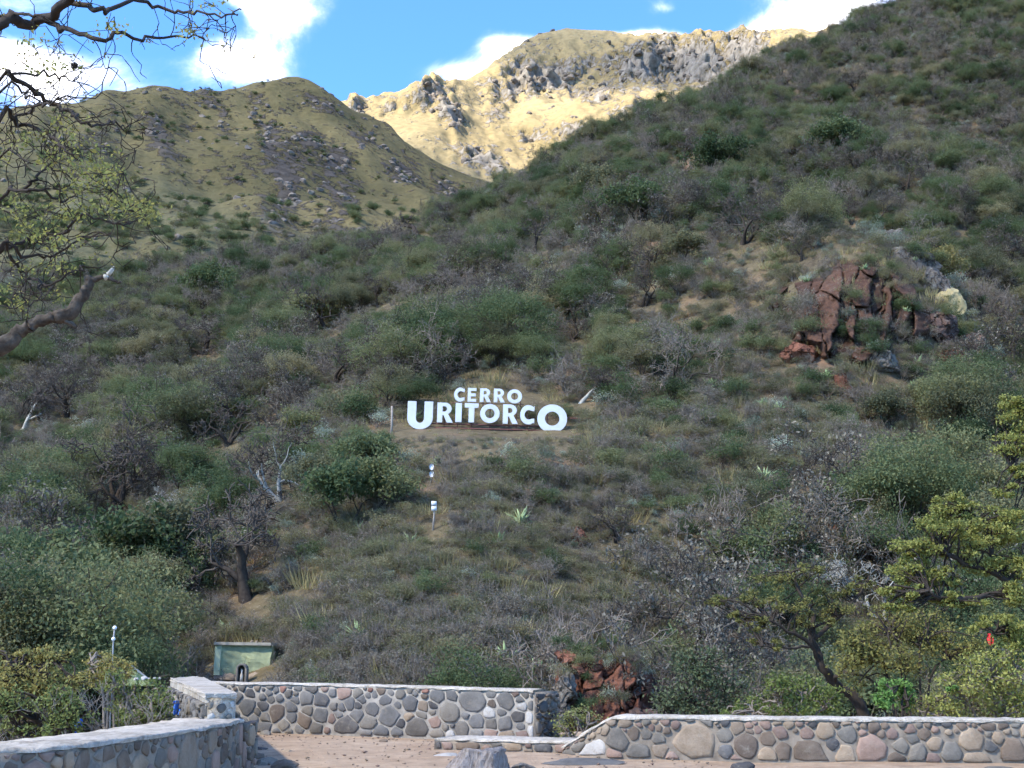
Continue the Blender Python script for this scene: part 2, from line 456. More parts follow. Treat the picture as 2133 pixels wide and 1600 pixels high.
def hit(px, py, y0=32.0, y1=430.0):
    """where the line of sight through a photo point meets the hillside"""
    d = ray(px, py); Y = np.concatenate([np.arange(y0, 120, 0.25), np.arange(120, y1, 0.6)])
    t = Y / d[1]
    P = EYE[None] + t[:, None] * d[None]
    below = P[:, 2] < H(P[:, 0], P[:, 1])
    i = int(np.argmax(below)) if below.any() else len(Y) - 1
    p = P[i].copy(); p[2] = float(H(p[0], p[1]))
    return p

def grid_mesh(name, U, Vv, fx, mats, attr=None):
    """U,Vv 1-D arrays -> warped grid; fx returns x,y,z arrays"""
    a, b = np.meshgrid(U, Vv)
    x, y, z = fx(a, b)
    V = np.stack([x.ravel(), y.ravel(), z.ravel()], -1)
    nu, nv = len(U), len(Vv)
    i = (np.arange(nv - 1)[:, None] * nu + np.arange(nu - 1)[None, :]).ravel()
    Q = np.stack([i, i + 1, i + nu + 1, i + nu], -1)
    me = mesh_np(name, V, Q, mats, True)
    if attr:
        for an, fn in attr.items():
            at_ = me.attributes.new(an, 'FLOAT', 'POINT')
            at_.data.foreach_set('value', fn(V).astype(np.float32))
    return me

def soil_mat():
    m, t = new_mat('hillside_soil')
    p = gpos(t)
    n = t.noise(p, 0.22, 6.0, 0.6); n2 = t.noise(p, 1.7, 6.0, 0.65); n3 = t.noise(p, 7.0, 3.0, 0.6)
    c = t.ramp(n, [(.32, (.080, .064, .042)), (.5, (.115, .095, .058)), (.66, (.165, .132, .078))])
    red = t.ramp(t.noise(p, 0.11, 5.0, 0.6), [(.54, 0.0), (.66, 0.75)])
    c = t.mix(red, c, (.21, .125, .09))
    c = t.mix(1.0, c, t.ramp(n2, [(.3, (.62, .62, .6)), (.7, (1.25, 1.22, 1.15))]), 'MULTIPLY')
    c = t.mix(t.ramp(n3, [(.6, 0.0), (.72, 0.6)]), c, (.30, .27, .22))
    finish(t, c, 0.97, t.math('ADD', n2, t.math('MULTIPLY', n3, .5)), 0.7, 0.15)
    return m
M['soil'] = soil_mat()
Vy = np.concatenate([np.linspace(-40, 28, 40), np.linspace(29, 110, 190), np.linspace(111, 330, 210), np.linspace(333, 440, 30)])
Ux = np.sign(np.linspace(-1, 1, 241)) * np.abs(np.linspace(-1, 1, 241)) ** 1.15
def hill_xyz(a, b):
    half = 24 + np.clip(b + 40, 0, None) * 0.62
    x = a * half + np.clip(b, 0, None) * 0.04
    return x, b, H(x, b)
hill = link('hillside', grid_mesh('hillside', Ux, Vy, hill_xyz, ['soil']))
tag(hill, 'scrub-covered hillside rising behind the stone walls', kind='structure')

g = MB()
g.add([[-9000, -9000, -9.0], [9000, -9000, -9.0], [9000, 9000, -9.0], [-9000, 9000, -9.0]], Q=[[0, 1, 2, 3]])
gr = part('ground', g, 'soil', None)
tag(gr, 'valley floor stretching to the horizon', kind='structure')

# ---------------------------------------------------------------- far mountains
def mountain_mat(name, grass_a, grass_b, rock_a, rock_b, fs):
    m, t = new_mat(name)
    p = gpos(t)
    at_n = t.new('ShaderNodeAttribute', attribute_name='rock')
    n = t.noise(p, fs, 8.0, 0.62); n2 = t.noise(p, fs * 5, 5.0, 0.6); n3 = t.noise(p, fs * 0.25, 4.0, .5)
    gc = t.ramp(n3, [(.32, grass_a), (.66, grass_b)])
    gc = t.mix(1.0, gc, t.ramp(n2, [(.28, (.68, .68, .66)), (.7, (1.2, 1.18, 1.12))]), 'MULTIPLY')
    rc = t.ramp(n2, [(.3, rock_a), (.68, rock_b)])
    k = t.math('ADD', at_n.outputs['Fac'], t.math('ADD', t.math('MULTIPLY', t.math('SUBTRACT', n, .5), 1.6), t.math('MULTIPLY', t.math('SUBTRACT', n2, .5), 2.4)))
    f = t.ramp(k, [(.36, 0.0), (.66, 1.0)])
    c = t.mix(f, gc, rc)
    gr_n = t.new('ShaderNodeAttribute', attribute_name='green')
    c = t.mix(t.math('MULTIPLY', gr_n.outputs['Fac'], 1.0, clamp=True), c, t.ramp(n2, [(.3, (.060, .072, .042)), (.7, (.155, .150, .085))]))
    finish(t, c, 0.97, t.math('ADD', t.math('MULTIPLY', n, f), t.math('MULTIPLY', n2, .3)), 0.9, 3.0)
    return m
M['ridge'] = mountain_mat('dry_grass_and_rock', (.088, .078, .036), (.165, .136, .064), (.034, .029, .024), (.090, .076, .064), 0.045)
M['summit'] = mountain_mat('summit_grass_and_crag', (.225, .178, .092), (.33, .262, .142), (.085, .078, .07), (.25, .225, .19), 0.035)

def blobmask(V, L):
    px, py, _ = project(V)
    m = np.zeros(len(V))
    for (cx, cy, rx, ry, ang, a) in L:
        ca, sa = math.cos(R(ang)), math.sin(R(ang))
        dx, dy = px - cx, py - cy
        u = (dx * ca + dy * sa) / rx; v = (-dx * sa + dy * ca) / ry
        m = np.maximum(m, a * np.exp(-(u * u + v * v) * 0.9))
    return m
RC = [at(*q) for q in [
    (-400, 330, 470), (-250, 320, 500), (-100, 285, 530), (0, 250, 560), (100, 215, 590), (200, 195, 620), (330, 190, 650), (450, 182, 680), (520, 172, 690), (590, 170, 700), (640, 186, 712),
    (720, 226, 722), (790, 262, 735), (860, 300, 740), (930, 332, 745), (1010, 372, 740), (1120, 430, 730),
    (300, 300, 545), (400, 290, 600), (500, 300, 570), (600, 300, 610), (690, 310, 640), (760, 340, 640), (850, 380, 660),
    (230, 400, 470), (370, 400, 500), (480, 400, 530), (580, 420, 500), (690, 430, 555), (800, 430, 570), (900, 430, 600), (50, 400, 450), (-200, 420, 420),
    (-300, 540, 350), (0, 530, 370), (200, 540, 375), (400, 550, 385), (600, 555, 410), (800, 530, 450), (950, 500, 500), (1100, 520, 520),
    (-300, 700, 300), (0, 700, 310), (400, 700, 320), (800, 680, 360), (1100, 640, 420)]]
for q in [(-250, 320, 500), (0, 250, 560), (200, 195, 620), (450, 182, 680), (590, 170, 700), (720, 226, 722), (860, 300, 740), (1010, 372, 740), (1120, 430, 730)]:
    p = at(*q); RC.append(np.array([p[0] * 1.25, q[2] + 150, p[2] - 70]))
ridge_s = Surf(RC, 200.0, 3e-4)
ROCKS_R = [(330, 285, 26, 60, -35, .8), (470, 260, 24, 40, -20, .45), (560, 300, 26, 75, 8, .55), (600, 380, 34, 90, 5, .75), (540, 230, 30, 40, 10, .5), (650, 300, 40, 30, 20, .65),
           (700, 340, 40, 40, 20, .7), (770, 290, 60, 16, 30, .55), (720, 410, 36, 50, 10, .6), (840, 360, 46, 26, 25, .65), (690, 470, 40, 40, 10, .55), (480, 370, 20, 50, -25, .45),
           (200, 300, 60, 40, -30, .35), (430, 215, 50, 18, 0, .35), (660, 210, 60, 12, 30, .55), (930, 390, 50, 22, 25, .5), (560, 460, 24, 40, -20, .55), (250, 230, 60, 20, -10, .3)]
def ridge_xyz(a, b):
    x = a; y = b
    z = ridge_s(x, y)
    rk = smooth01(0.0, 0.5, fbm(x / 60, y / 60, 3, 41) + 0.2)
    gul = ridged((x + 0.35 * y) / 70, y / 260, 3, 21)
    z = z + 9.0 * gul + 7.0 * fbm(x / 40, y / 40, 4, 31) + 3.0 * rk * fbm(x / 9, y / 9, 3, 33)
    return x, y, z
def ridge_rock(V):
    base = 0.14 + 0.34 * fbm((V[:, 0] + .35 * V[:, 1]) / 45, V[:, 1] / 110, 4, 51)
    return np.clip(np.maximum(base, blobmask(V, ROCKS_R) + 0.12), 0, 1)
def ridge_green(V):
    return np.clip(blobmask(V, [(260, 440, 300, 70, 12, .9), (60, 470, 300, 110, 0, .95), (120, 330, 150, 90, -20, .45), (520, 540, 320, 50, 0, .8), (450, 430, 40, 60, -40, .45)]) * (0.75 + 0.9 * fbm(V[:, 0] / 14, V[:, 1] / 14, 3, 61)), 0, 1)
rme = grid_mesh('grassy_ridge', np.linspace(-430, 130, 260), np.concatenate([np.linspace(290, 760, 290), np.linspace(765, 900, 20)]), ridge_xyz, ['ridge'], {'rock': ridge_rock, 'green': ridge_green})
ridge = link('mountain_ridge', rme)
tag(ridge, 'dry grassy mountain ridge streaked with dark rock', kind='structure')

SCP = [at(*q) for q in [
    (500, 300, 1000), (620, 280, 1000), (700, 245, 1000), (745, 212, 1000), (778, 240, 1000), (830, 205, 985), (880, 175, 985), (920, 166, 990), (955, 176, 1005), (1000, 156, 1090), (1060, 118, 1150), (1150, 102, 1190), (1230, 106, 1220),
    (1290, 102, 1200), (1350, 84, 1150), (1400, 90, 1150), (1480, 92, 1130), (1540, 80, 1100), (1600, 77, 1080), (1750, 60, 1050), (1950, 40, 1000), (2200, 20, 980),
    (850, 250, 900), (930, 220, 925), (900, 280, 860), (985, 225, 975), (1030, 275, 930), (1075, 325, 890), (1040, 200, 1010), (1100, 180, 1050), (1100, 250, 940), (1200, 160, 1080), (1200, 220, 970), (1300, 150, 1070), (1300, 220, 950), (1400, 150, 1050), (1400, 220, 950), (1500, 140, 1020),
    (1000, 330, 850), (800, 300, 840), (700, 330, 800), (950, 370, 790), (1080, 370, 820), (1200, 330, 830), (1400, 300, 850), (1700, 260, 860), (2000, 240, 860), (700, 450, 700), (1000, 480, 700), (1400, 420, 740), (1900, 380, 740)]]
for q in [(620, 280, 1000), (745, 212, 1000), (920, 166, 990), (1060, 118, 1150), (1230, 106, 1220), (1350, 84, 1150), (1480, 92, 1130), (1600, 77, 1080), (1950, 40, 1000)]:
    p = at(*q); SCP.append(np.array([p[0] * 1.2, q[2] + 160, p[2] - 90]))
summit_s = Surf(SCP, 300.0, 3e-4)
ROCKS_S = [(890, 195, 55, 26, -25, .8), (940, 235, 24, 50, -35, .75), (1130, 165, 130, 34, -12, .85), (1090, 140, 60, 30, -20, .7), (1350, 130, 110, 46, -15, 1.0), (1450, 130, 90, 60, 0, 1.0), (1550, 110, 80, 50, 0, .95), (1250, 190, 90, 20, -8, .55),
           (1120, 285, 60, 18, 8, .6), (1190, 270, 50, 20, -10, .65), (1000, 330, 60, 26, 20, .8), (1040, 215, 24, 44, 25, .6), (745, 222, 24, 20, 0, .7), (810, 225, 26, 12, -30, .6), (1230, 130, 40, 20, 0, .5), (1330, 220, 80, 26, -10, .5)]
def summit_rock(V):
    base = 0.10 + 0.30 * fbm(V[:, 0] / 50, V[:, 2] / 50, 4, 71)
    return np.clip(np.maximum(base, blobmask(V, ROCKS_S) + .05), 0, 1)
def summit_xyz(a, b):
    x = a; y = b
    z = summit_s(x, y) + 8.0 * ridged((x - 0.3 * y) / 90, y / 240, 3, 81) + 4 * fbm(x / 40, y / 40, 3, 83)
    V = np.stack([x.ravel(), y.ravel(), z.ravel()], -1)
    rk = summit_rock(V).reshape(x.shape)
    rib = ridged((x + .25 * z) / 22, z / 70, 4, 85, .6)
    blk = fbm(x / 7, z / 9, 3, 87)
    y2 = y - rk * (20 * rib + 12 * blk)
    z2 = z + rk * (5 * rib + 5 * blk)
    return x, y2, z2
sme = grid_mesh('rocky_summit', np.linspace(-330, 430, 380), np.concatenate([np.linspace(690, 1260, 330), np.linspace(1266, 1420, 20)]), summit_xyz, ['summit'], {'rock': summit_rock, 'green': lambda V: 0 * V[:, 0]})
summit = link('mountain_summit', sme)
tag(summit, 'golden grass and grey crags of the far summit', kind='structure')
# ---------------------------------------------------------------- plaza of bare earth
def dirt_mat():
    m, t = new_mat('pinkish_earth')
    p = gpos(t)
    n = t.noise(p, 0.5, 6, .6); n2 = t.noise(p, 3.0, 6, .65); n3 = t.noise(p, 16.0, 4, .6)
    c = t.ramp(n, [(.3, (.29, .205, .135)), (.7, (.41, .315, .222))])
    c = t.mix(1.0, c, t.ramp(n2, [(.3, (.72, .71, .70)), (.7, (1.15, 1.14, 1.13))]), 'MULTIPLY')
    c = t.mix(t.ramp(n3, [(.6, 0.0), (.72, .55)]), c, (.42, .37, .31))
    finish(t, c, .97, t.math('ADD', n2, t.math('MULTIPLY', n3, .6)), .8, .06)
    return m
M['dirt'] = dirt_mat()
def wpt(px, py, z): return at_z(px, py, z)[:2]
LOW_F = [at_z(-260, 1604, .80)[:2], wpt(-120, 1583, .80), wpt(0, 1569, .80), wpt(122, 1561, .80), wpt(244, 1545, .80), wpt(366, 1529, .80), wpt(470, 1511, .80), wpt(506, 1502, .80)]
BACK_L = at(392, 1400, 27.6)[:2]; BACK_R = at(1112, 1400, 24.7)[:2]
RGT_F = [at_z(1172, 1572, 0)[:2], at_z(1272, 1580, 0)[:2], at_z(1700, 1588, 0)[:2], at_z(2133, 1591, 0)[:2], at_z(2700, 1592, 0)[:2]]
def plaza_xyz(a, b):
    return a, b, 0.05 * fbm(a / 2.0, b / 2.0, 4, 3) - 0.25 * smooth01(27.6, 29.5, b) - 0.4 * smooth01(20.6, 23, b) * smooth01(2.0, 4.5, a) - 1.2 * smooth01(0.0, 2.5, -7.0 - a + (b - 17) * .10) * smooth01(10, 14, b)
pl = link('plaza', grid_mesh('plaza', np.linspace(-16, 18, 180), np.linspace(-8, 30, 200), plaza_xyz, ['dirt']))
tag(pl, 'bare pinkish earth of the viewing terrace', kind='structure')

# ---------------------------------------------------------------- rubble walls, stone by stone
def clip_poly(poly, p, n):
    out = []
    for i in range(len(poly)):
        a, b = poly[i], poly[(i + 1) % len(poly)]
        da = (a[0] - p[0]) * n[0] + (a[1] - p[1]) * n[1]
        db = (b[0] - p[0]) * n[0] + (b[1] - p[1]) * n[1]
        if da <= 0: out.append(a)
        if da * db < 0:
            k = da / (da - db); out.append((a[0] + k * (b[0] - a[0]), a[1] + k * (b[1] - a[1])))
    return out
def cells(L, hh, sizes, rng, gap=.02):
    """rounded cells of unequal size packing an L x hh face; sizes(v) gives the usual stone width at height share v"""
    pts = []
    tries = int(60 * L * hh / (sizes(.3) ** 2) + 200)
    for k in range(tries):
        u = rng.uniform(-.05, L + .05); v = rng.uniform(0.0, hh)
        s = sizes(v / hh) * (min(1.65, math.exp(rng.gauss(0, .36))) if k < tries * .55 else rng.uniform(.32, .7))
        r = s * .5
        if all(math.hypot((u - a) * .80, v - b) > (r + c) * .86 for a, b, c in pts): pts.append((u, v, r))
    P = np.array(pts); out = []
    for i, (u, v, r0) in enumerate(pts):
        d = np.hypot(P[:, 0] - u, P[:, 1] - v) - P[:, 2]
        m_ = r0 * 1.55
        a0 = rng.uniform(0, 6.28); poly = [(u + m_ * 1.2 * math.cos(a0 + t_ * .7854), v + m_ * math.sin(a0 + t_ * .7854)) for t_ in range(8)]
        for (p, n) in (((0.01, 0), (-1, 0)), ((L - .01, 0), (1, 0)), ((0, 0.01), (0, -1)), ((0, hh - .012), (0, 1))):
            poly = clip_poly(poly, p, n)
            if len(poly) < 3: break
        for j in np.argsort(d)[:16]:
            if j == i: continue
            if len(poly) < 3: break
            n = (P[j, 0] - u, P[j, 1] - v); D = math.hypot(*n)
            f = (D * D + r0 * r0 - P[j, 2] ** 2) / (2 * D * D)
            poly = clip_poly(poly, (u + n[0] * f, v + n[1] * f), n)
        if len(poly) < 3: continue
        q = np.array(poly)
        for f in (.13, .25):
            nx = np.roll(q, -1, 0); q = np.concatenate([q * (1 - f) + nx * f, q * f + nx * (1 - f)], 1).reshape(-1, 2)
        if len(q) > 14: q = q[np.linspace(0, len(q) - 1, 14).astype(int)]
        c = q.mean(0); r = np.linalg.norm(q - c, axis=1).mean()
        if r < .022: continue
        q = c + (q - c) * max(.6, 1 - gap * rng.uniform(.5, 1.3) / r) * (1 + np.array([rng.uniform(-.10, .06) for _ in range(len(q))]))[:, None]
        out.append((c, q, r))
    return out
class Path:
    def __init__(s, pts, tops):
        s.p = np.asarray(pts, float); s.d = np.concatenate([[0], np.cumsum(np.linalg.norm(np.diff(s.p, axis=0), axis=1))])
        s.tops = np.asarray(tops, float); s.L = s.d[-1]
    def pos(s, u):
        u = np.asarray(u, float)
        return np.stack([np.interp(u, s.d, s.p[:, 0]), np.interp(u, s.d, s.p[:, 1])], -1)
    def nrm(s, u):
        e = 0.25
        t = s.pos(np.clip(np.asarray(u) + e, 0, s.L)) - s.pos(np.clip(np.asarray(u) - e, 0, s.L))
        t /= np.linalg.norm(t, axis=-1, keepdims=True)
        return np.stack([t[..., 1], -t[..., 0]], -1)      # right-hand side of the walking direction = seen face
    def top(s, u): return np.interp(u, s.d, s.tops)
def stone_obj(parent, path, c, q, r, proud, mat, rng, name='stone', zb=0.0):
    n = len(q)
    lift = proud * rng.uniform(.6, 1.3)
    rings = []
    for (k, dpt) in ((1.0, -.03), (.96, lift * .62), (.80, lift * .98)):
        qq = c + (q - c) * k
        hs = path.top(np.clip(qq[:, 0], 0, path.L)) / path.tops.max()
        p2 = path.pos(np.clip(qq[:, 0], 0, path.L)); nn = path.nrm(np.clip(qq[:, 0], 0, path.L))
        jit = np.array([rng.uniform(-.12, .12) * lift for _ in range(n)])
        p2 = p2 + nn * (dpt + (jit if k < 1 else 0 * jit))[:, None]
        rings.append(np.concatenate([p2, (zb + qq[:, 1] * hs)[:, None]], 1))
    ctr = path.pos(np.clip(c[0], 0, path.L)) + path.nrm(np.clip(c[0], 0, path.L)) * lift
    ctr = np.array([ctr[0], ctr[1], zb + c[1] * path.top(c[0]) / path.tops.max()])
    V = np.concatenate(rings + [ctr[None]]); base = ctr.copy(); V = V - base
    i = np.arange(n); j = (i + 1) % n
    Q = np.concatenate([np.stack([i, j, n + j, n + i], -1), np.stack([n + i, n + j, 2 * n + j, 2 * n + i], -1)])
    T = np.stack([2 * n + i, 2 * n + j, np.full(n, 3 * n)], -1)
    me = mesh_np(name, V, [T, Q], [mat], True)
    o = link(name, me, parent, base)
    return o
def pick(rng, table):
    x = rng.random() * sum(w for _, w in table)
    for k, w_ in table:
        x -= w_
        if x <= 0: return k
    return table[-1][0]
def build_wall(name, label, path, thick, sizes, table, mortar, seed, gap=.02, proud=.035, cap=.06, special=(), cap_back=True, zb=0.0, base_z=-.6):
    rng = random.Random(seed)
    root = empty(name, (path.p[0, 0], path.p[0, 1], 0)); inv = np.array([path.p[0, 0], path.p[0, 1], 0])
    tag(root, label, 'wall')
    us = np.linspace(0, path.L, max(8, int(path.L / .25)))
    f = path.pos(us); nn = path.nrm(us); tp = path.top(us)
    b = f - nn * thick
    k = len(us); V = []
    rr = np.random.default_rng(seed)
    # mortar body: front face in several rows so it can be uneven
    rows = [base_z, 0.0, .33, .66, 1.0]
    fr = []
    for r_ in rows:
        zz = np.full(k, base_z) if r_ == base_z else zb + tp * r_
        w_ = rr.uniform(-.012, .012, k)
        fr.append(np.concatenate([f + nn * w_[:, None], zz[:, None]], 1))
    bk = [np.concatenate([b, (zb + tp)[:, None]], 1), np.concatenate([b, np.full((k, 1), base_z)], 1)]
    ALL = fr + bk
    V = np.concatenate(ALL) - inv; Q = []
    i = np.arange(k - 1)
    for a in range(len(ALL) - 1):
        Q.append(np.stack([a * k + i, a * k + i + 1, (a + 1) * k + i + 1, (a + 1) * k + i], -1))
    Q = np.concatenate(Q)
    n_ = len(ALL)
    caps = [[a * k for a in range(n_)][::-1], [a * k + k - 1 for a in range(n_)]]
    link('mortar_core', mesh_np('mortar_core', V, [Q, np.array(caps)], [mortar], False), root)
    # coping
    if cap:
        ucs = np.linspace(-.02, path.L + .02, max(10, int(path.L / .16)))
        fc = path.pos(np.clip(ucs, 0, path.L)); nc = path.nrm(np.clip(ucs, 0, path.L)); tc_ = path.top(np.clip(ucs, 0, path.L)) + zb
        k2 = len(ucs); prof = [(.022, -.012), (.026, cap * .45), (-.004, cap), (-thick * .33, cap * 1.25), (-thick * .7, cap * 1.3), (-thick - .01, cap * 1.1), (-thick - .035, -.02)]
        S = []
        for (o_, zz) in prof:
            p2 = fc + nc * (o_ + rr.uniform(-.022, .022, k2))[:, None]
            S.append(np.concatenate([p2, (tc_ + zz + rr.uniform(-.012, .012, k2))[:, None]], 1))
        V = np.concatenate(S) - inv; i = np.arange(k2 - 1)
        Q = np.concatenate([np.stack([a * k2 + i, a * k2 + i + 1, (a + 1) * k2 + i + 1, (a + 1) * k2 + i], -1) for a in range(len(prof) - 1)])
        ends = [[a * k2 for a in range(len(prof))][::-1], [a * k2 + k2 - 1 for a in range(len(prof))]]
        link('coping', mesh_np('coping', V, [Q, np.array(ends)], ['coping'], False), root)
    for (c, q, r_) in cells(path.L, path.tops.max(), sizes, rng, gap):
        mt = pick(rng, table)
        for (su, sv, sr, sm) in special:
            if math.hypot(c[0] - su, c[1] - sv) < sr: mt = sm
        o = stone_obj(root, path, c, q, r_, proud, mt, rng, zb=zb)
        o.location = Vector(o.location) - Vector(inv)
    return root
T_BACK = [('st_blue', 46), ('st_dark', 7), ('st_grey', 26), ('st_pink', 9), ('st_tan', 3), ('st_white', 2), ('st_brown', 5), ('st_red', 2)]
T_LOW = [('st_brown', 34), ('st_grey', 22), ('st_pink', 18), ('st_dark', 8), ('st_tan', 16), ('st_blue', 3)]
T_RIGHT = [('st_grey', 26), ('st_tan', 22), ('st_pink', 18), ('st_brown', 22), ('st_dark', 8), ('st_blue', 4)]
bp = Path([BACK_L, BACK_L * .67 + BACK_R * .33 + np.array([0, .25]), BACK_L * .33 + BACK_R * .67 + np.array([0, .2]), BACK_R], [1.02, 1.0, .97, .93])
Lb = bp.L
back = build_wall('stone_wall', 'tall curved wall of round grey river stones behind the bare earth', bp, .55, lambda v: .20 if v > .82 else .36, T_BACK, 'mortar', 4, .014, .028, .03,
                  special=[(Lb - 1.15, .60, .16, 'st_white'), (Lb - .85, .55, .14, 'st_white'), (Lb - 1.05, .38, .12, 'st_white'), (Lb - .12, .3, .13, 'st_white'), (Lb - .12, .6, .13, 'st_white'), (2.6, .2, .14, 'st_white')])
# end pier of the back wall, turning away: flat dark stones
pp = Path([BACK_R + np.array([.03, -.02]), BACK_R + np.array([.50, .72])], [.93, .90])
rngp = random.Random(8)
pier = link('end_pier', None, back, Vector((pp.p[0, 0], pp.p[0, 1], 0)) - Vector(back.location))
mbp = MB(); mid = (pp.p[0] + pp.p[1]) / 2; ang = math.atan2(pp.p[1, 1] - pp.p[0, 1], pp.p[1, 0] - pp.p[0, 0])
nrm_ = pp.nrm(np.array([pp.L / 2]))[0]
c_ = mid - nrm_ * .3 - pp.p[0]
mbp.box((c_[0], c_[1], .15), (pp.L / 2, .29, .77), ang)
link('pier_core', mbp.mesh('pier_core', ['mortar_tan']), pier)
for (c, q, r_) in cells(pp.L, .93, lambda v: .20, rngp, .012):
    q = c + (q - c) * np.array([1.1, .85])
    o = stone_obj(pier, pp, c, q, r_, .05, pick(rngp, [('st_brown', 5), ('st_dark', 5), ('st_grey', 1)]), rngp)
    o.location = Vector(o.location) - Vector((pp.p[0, 0], pp.p[0, 1], 0))
# the stretch of the same height that turns towards the camera at the left: coping, end face, pebbled outer face
e_r = at_z(490, 1493, .86)[:2]; e_l = at_z(426, 1495, .86)[:2]
o_f = at(356, 1400, 26.6)[:2]
ret = empty('stone_wall', (e_l[0], e_l[1], 0)); tag(ret, 'short wall end with whitish mortar and pebbled outer face', 'wall')
rv = Vector((e_l[0], e_l[1], 0))
pe = Path([e_l, e_r], [1.12, 1.12]); po = Path([o_f, e_l], [1.06, 1.12])
mbr = MB()
back_r = np.array([BACK_L[0] + .35, BACK_L[1]])
def V2(p, z): return [p[0] - e_l[0], p[1] - e_l[1], z]
ring = [e_l, e_r, back_r, np.array([BACK_L[0], BACK_L[1] + .4]), o_f]
n_ = len(ring)
mbr.add([V2(p, -.9) for p in ring] + [V2(p, 1.10) for p in ring], Q=[[i, (i + 1) % n_, n_ + (i + 1) % n_, n_ + i] for i in range(n_)])
me_ = mbr.mesh('mortar_core', ['coping'])
link('mortar_core', me_, ret)
bm = bmesh.new()
vs = [bm.verts.new(V2(p + (p - np.mean(ring, 0)) / np.linalg.norm(p - np.mean(ring, 0)) * .035, 1.095)) for p in ring]
f_ = bm.faces.new(vs); ex = bmesh.ops.extrude_face_region(bm, geom=[f_])
for v in [x for x in ex['geom'] if isinstance(x, bmesh.types.BMVert)]: v.co.z += .055
bmesh.ops.subdivide_edges(bm, edges=bm.edges[:], cuts=6, use_grid_fill=True)
rr_ = random.Random(3)
for v in bm.verts: v.co += Vector((rr_.uniform(-.012, .012), rr_.uniform(-.012, .012), rr_.uniform(-.014, .014)))
bmesh.ops.recalc_face_normals(bm, faces=bm.faces[:])
cm = bpy.data.meshes.new('coping'); bm.to_mesh(cm); bm.free(); cm.materials.append(M['coping'])
link('coping', cm, ret)
rngr = random.Random(12)
for (c, q, r_) in cells(pe.L, 1.10, lambda v: .26, rngr, .04):
    o = stone_obj(ret, pe, c, q, r_, .03, pick(rngr, [('st_grey', 6), ('st_white', 2), ('st_blue', 2)]), rngr); o.location = Vector(o.location) - rv
for (c, q, r_) in cells(po.L, 1.06, lambda v: .25, rngr, .012):
    q = c + (q - c) * np.array([1.5, 1.0])
    o = stone_obj(ret, po, c, q, r_, .07, pick(rngr, [('st_blue', 6), ('st_grey', 5), ('st_dark', 3)]), rngr, 'pebble'); o.location = Vector(o.location) - rv
# low wall at the left, right-hand wall, ledge
lp = Path(LOW_F, [.80] * len(LOW_F))
low = build_wall('stone_wall', 'low curving rubble wall with broad pale coping beside the bushes', lp, .85, lambda v: .13 if v > .84 else .34, T_LOW, 'mortar_tan', 21, .009, .02, .03)
lend = Path([LOW_F[-1], LOW_F[-1] + np.array([.06, .62])], [.80, .80])
rngl = random.Random(5)
for (c, q, r_) in cells(lend.L, .8, lambda v: .25, rngl, .02):
    o = stone_obj(low, lend, c, q, r_, .03, pick(rngl, T_LOW), rngl); o.location = Vector(o.location) - Vector(low.location)
tops_r = [.10, .63, .63, .62, .62]
rp = Path([RGT_F[0], RGT_F[1], RGT_F[2], RGT_F[3], RGT_F[4]], tops_r)
LR = rp.L
right = build_wall('stone_wall', 'low rubble wall of big boulders with a ramped end and whitish coping', rp, .5, lambda v: .15 if v > .68 else .40, T_RIGHT, 'mortar_tan', 37, .010, .028, .035,
                   special=[(.75, .25, .16, 'st_white'), (1.0, .35, .14, 'st_tan')])
lg0, lg1 = at_z(905, 1563, 0)[:2], at_z(1210, 1572, 0)[:2]
gp = Path([lg0, lg0 * .4 + lg1 * .6, lg1], [.17, .18, .18])
ledge = build_wall('stone_ledge', 'knee-low stone ledge running along the foot of the grey wall', gp, .9, lambda v: .34, T_RIGHT + [('st_dark', 10)], 'mortar_tan', 51, .02, .03, .03)
ledge['category'] = 'ledge'

# ---------------------------------------------------------------- rocks
def rock_mesh(name, seed, size, mat, sub=3, planes=9, rough=.12, fine=.05):
    rng = np.random.default_rng(seed)
    bm = bmesh.new(); bmesh.ops.create_icosphere(bm, subdivisions=sub, radius=1.0)
    V = np.array([v.co[:] for v in bm.verts])
    for _ in range(planes):
        n = rng.normal(size=3); n /= np.linalg.norm(n); d = rng.uniform(.55, .9)
        k = V @ n; ex = np.clip(k - d, 0, None); V = V - ex[:, None] * n * .92
    off = rng.uniform(0, 50, 3)
    nz = fbm(V[:, 0] * 1.6 + off[0] + V[:, 2], V[:, 1] * 1.6 + off[1] - V[:, 2], 4, seed)
    nf = fbm(V[:, 0] * 5 + off[2], V[:, 2] * 5 + V[:, 1] * 5, 3, seed + 3)
    nr = ridged(V[:, 0] * 2.2 + off[1], V[:, 1] * 2.2 + V[:, 2] * .5 + off[0], 3, seed + 7) if sub > 3 else 0
    V = V * (1 + rough * 2 * nz + fine * 2 * nf + (.10 * nr if sub > 3 else 0))[:, None] * np.asarray(size)
    for v, c in zip(bm.verts, V): v.co = c
    me = bpy.data.meshes.new(name); bm.to_mesh(me); bm.free(); me.materials.append(M[mat])
    return me
def rock(name, label, loc, size, seed, mat, rz=0, parent=None, sub=3, planes=9, rough=.12, tilt=0, fine=.05):
    o = link(name, rock_mesh(name, seed, size, mat, sub, planes, rough, fine), parent, loc, (tilt, tilt * .4, rz))
    if label: tag(o, label, 'rock')
    return o
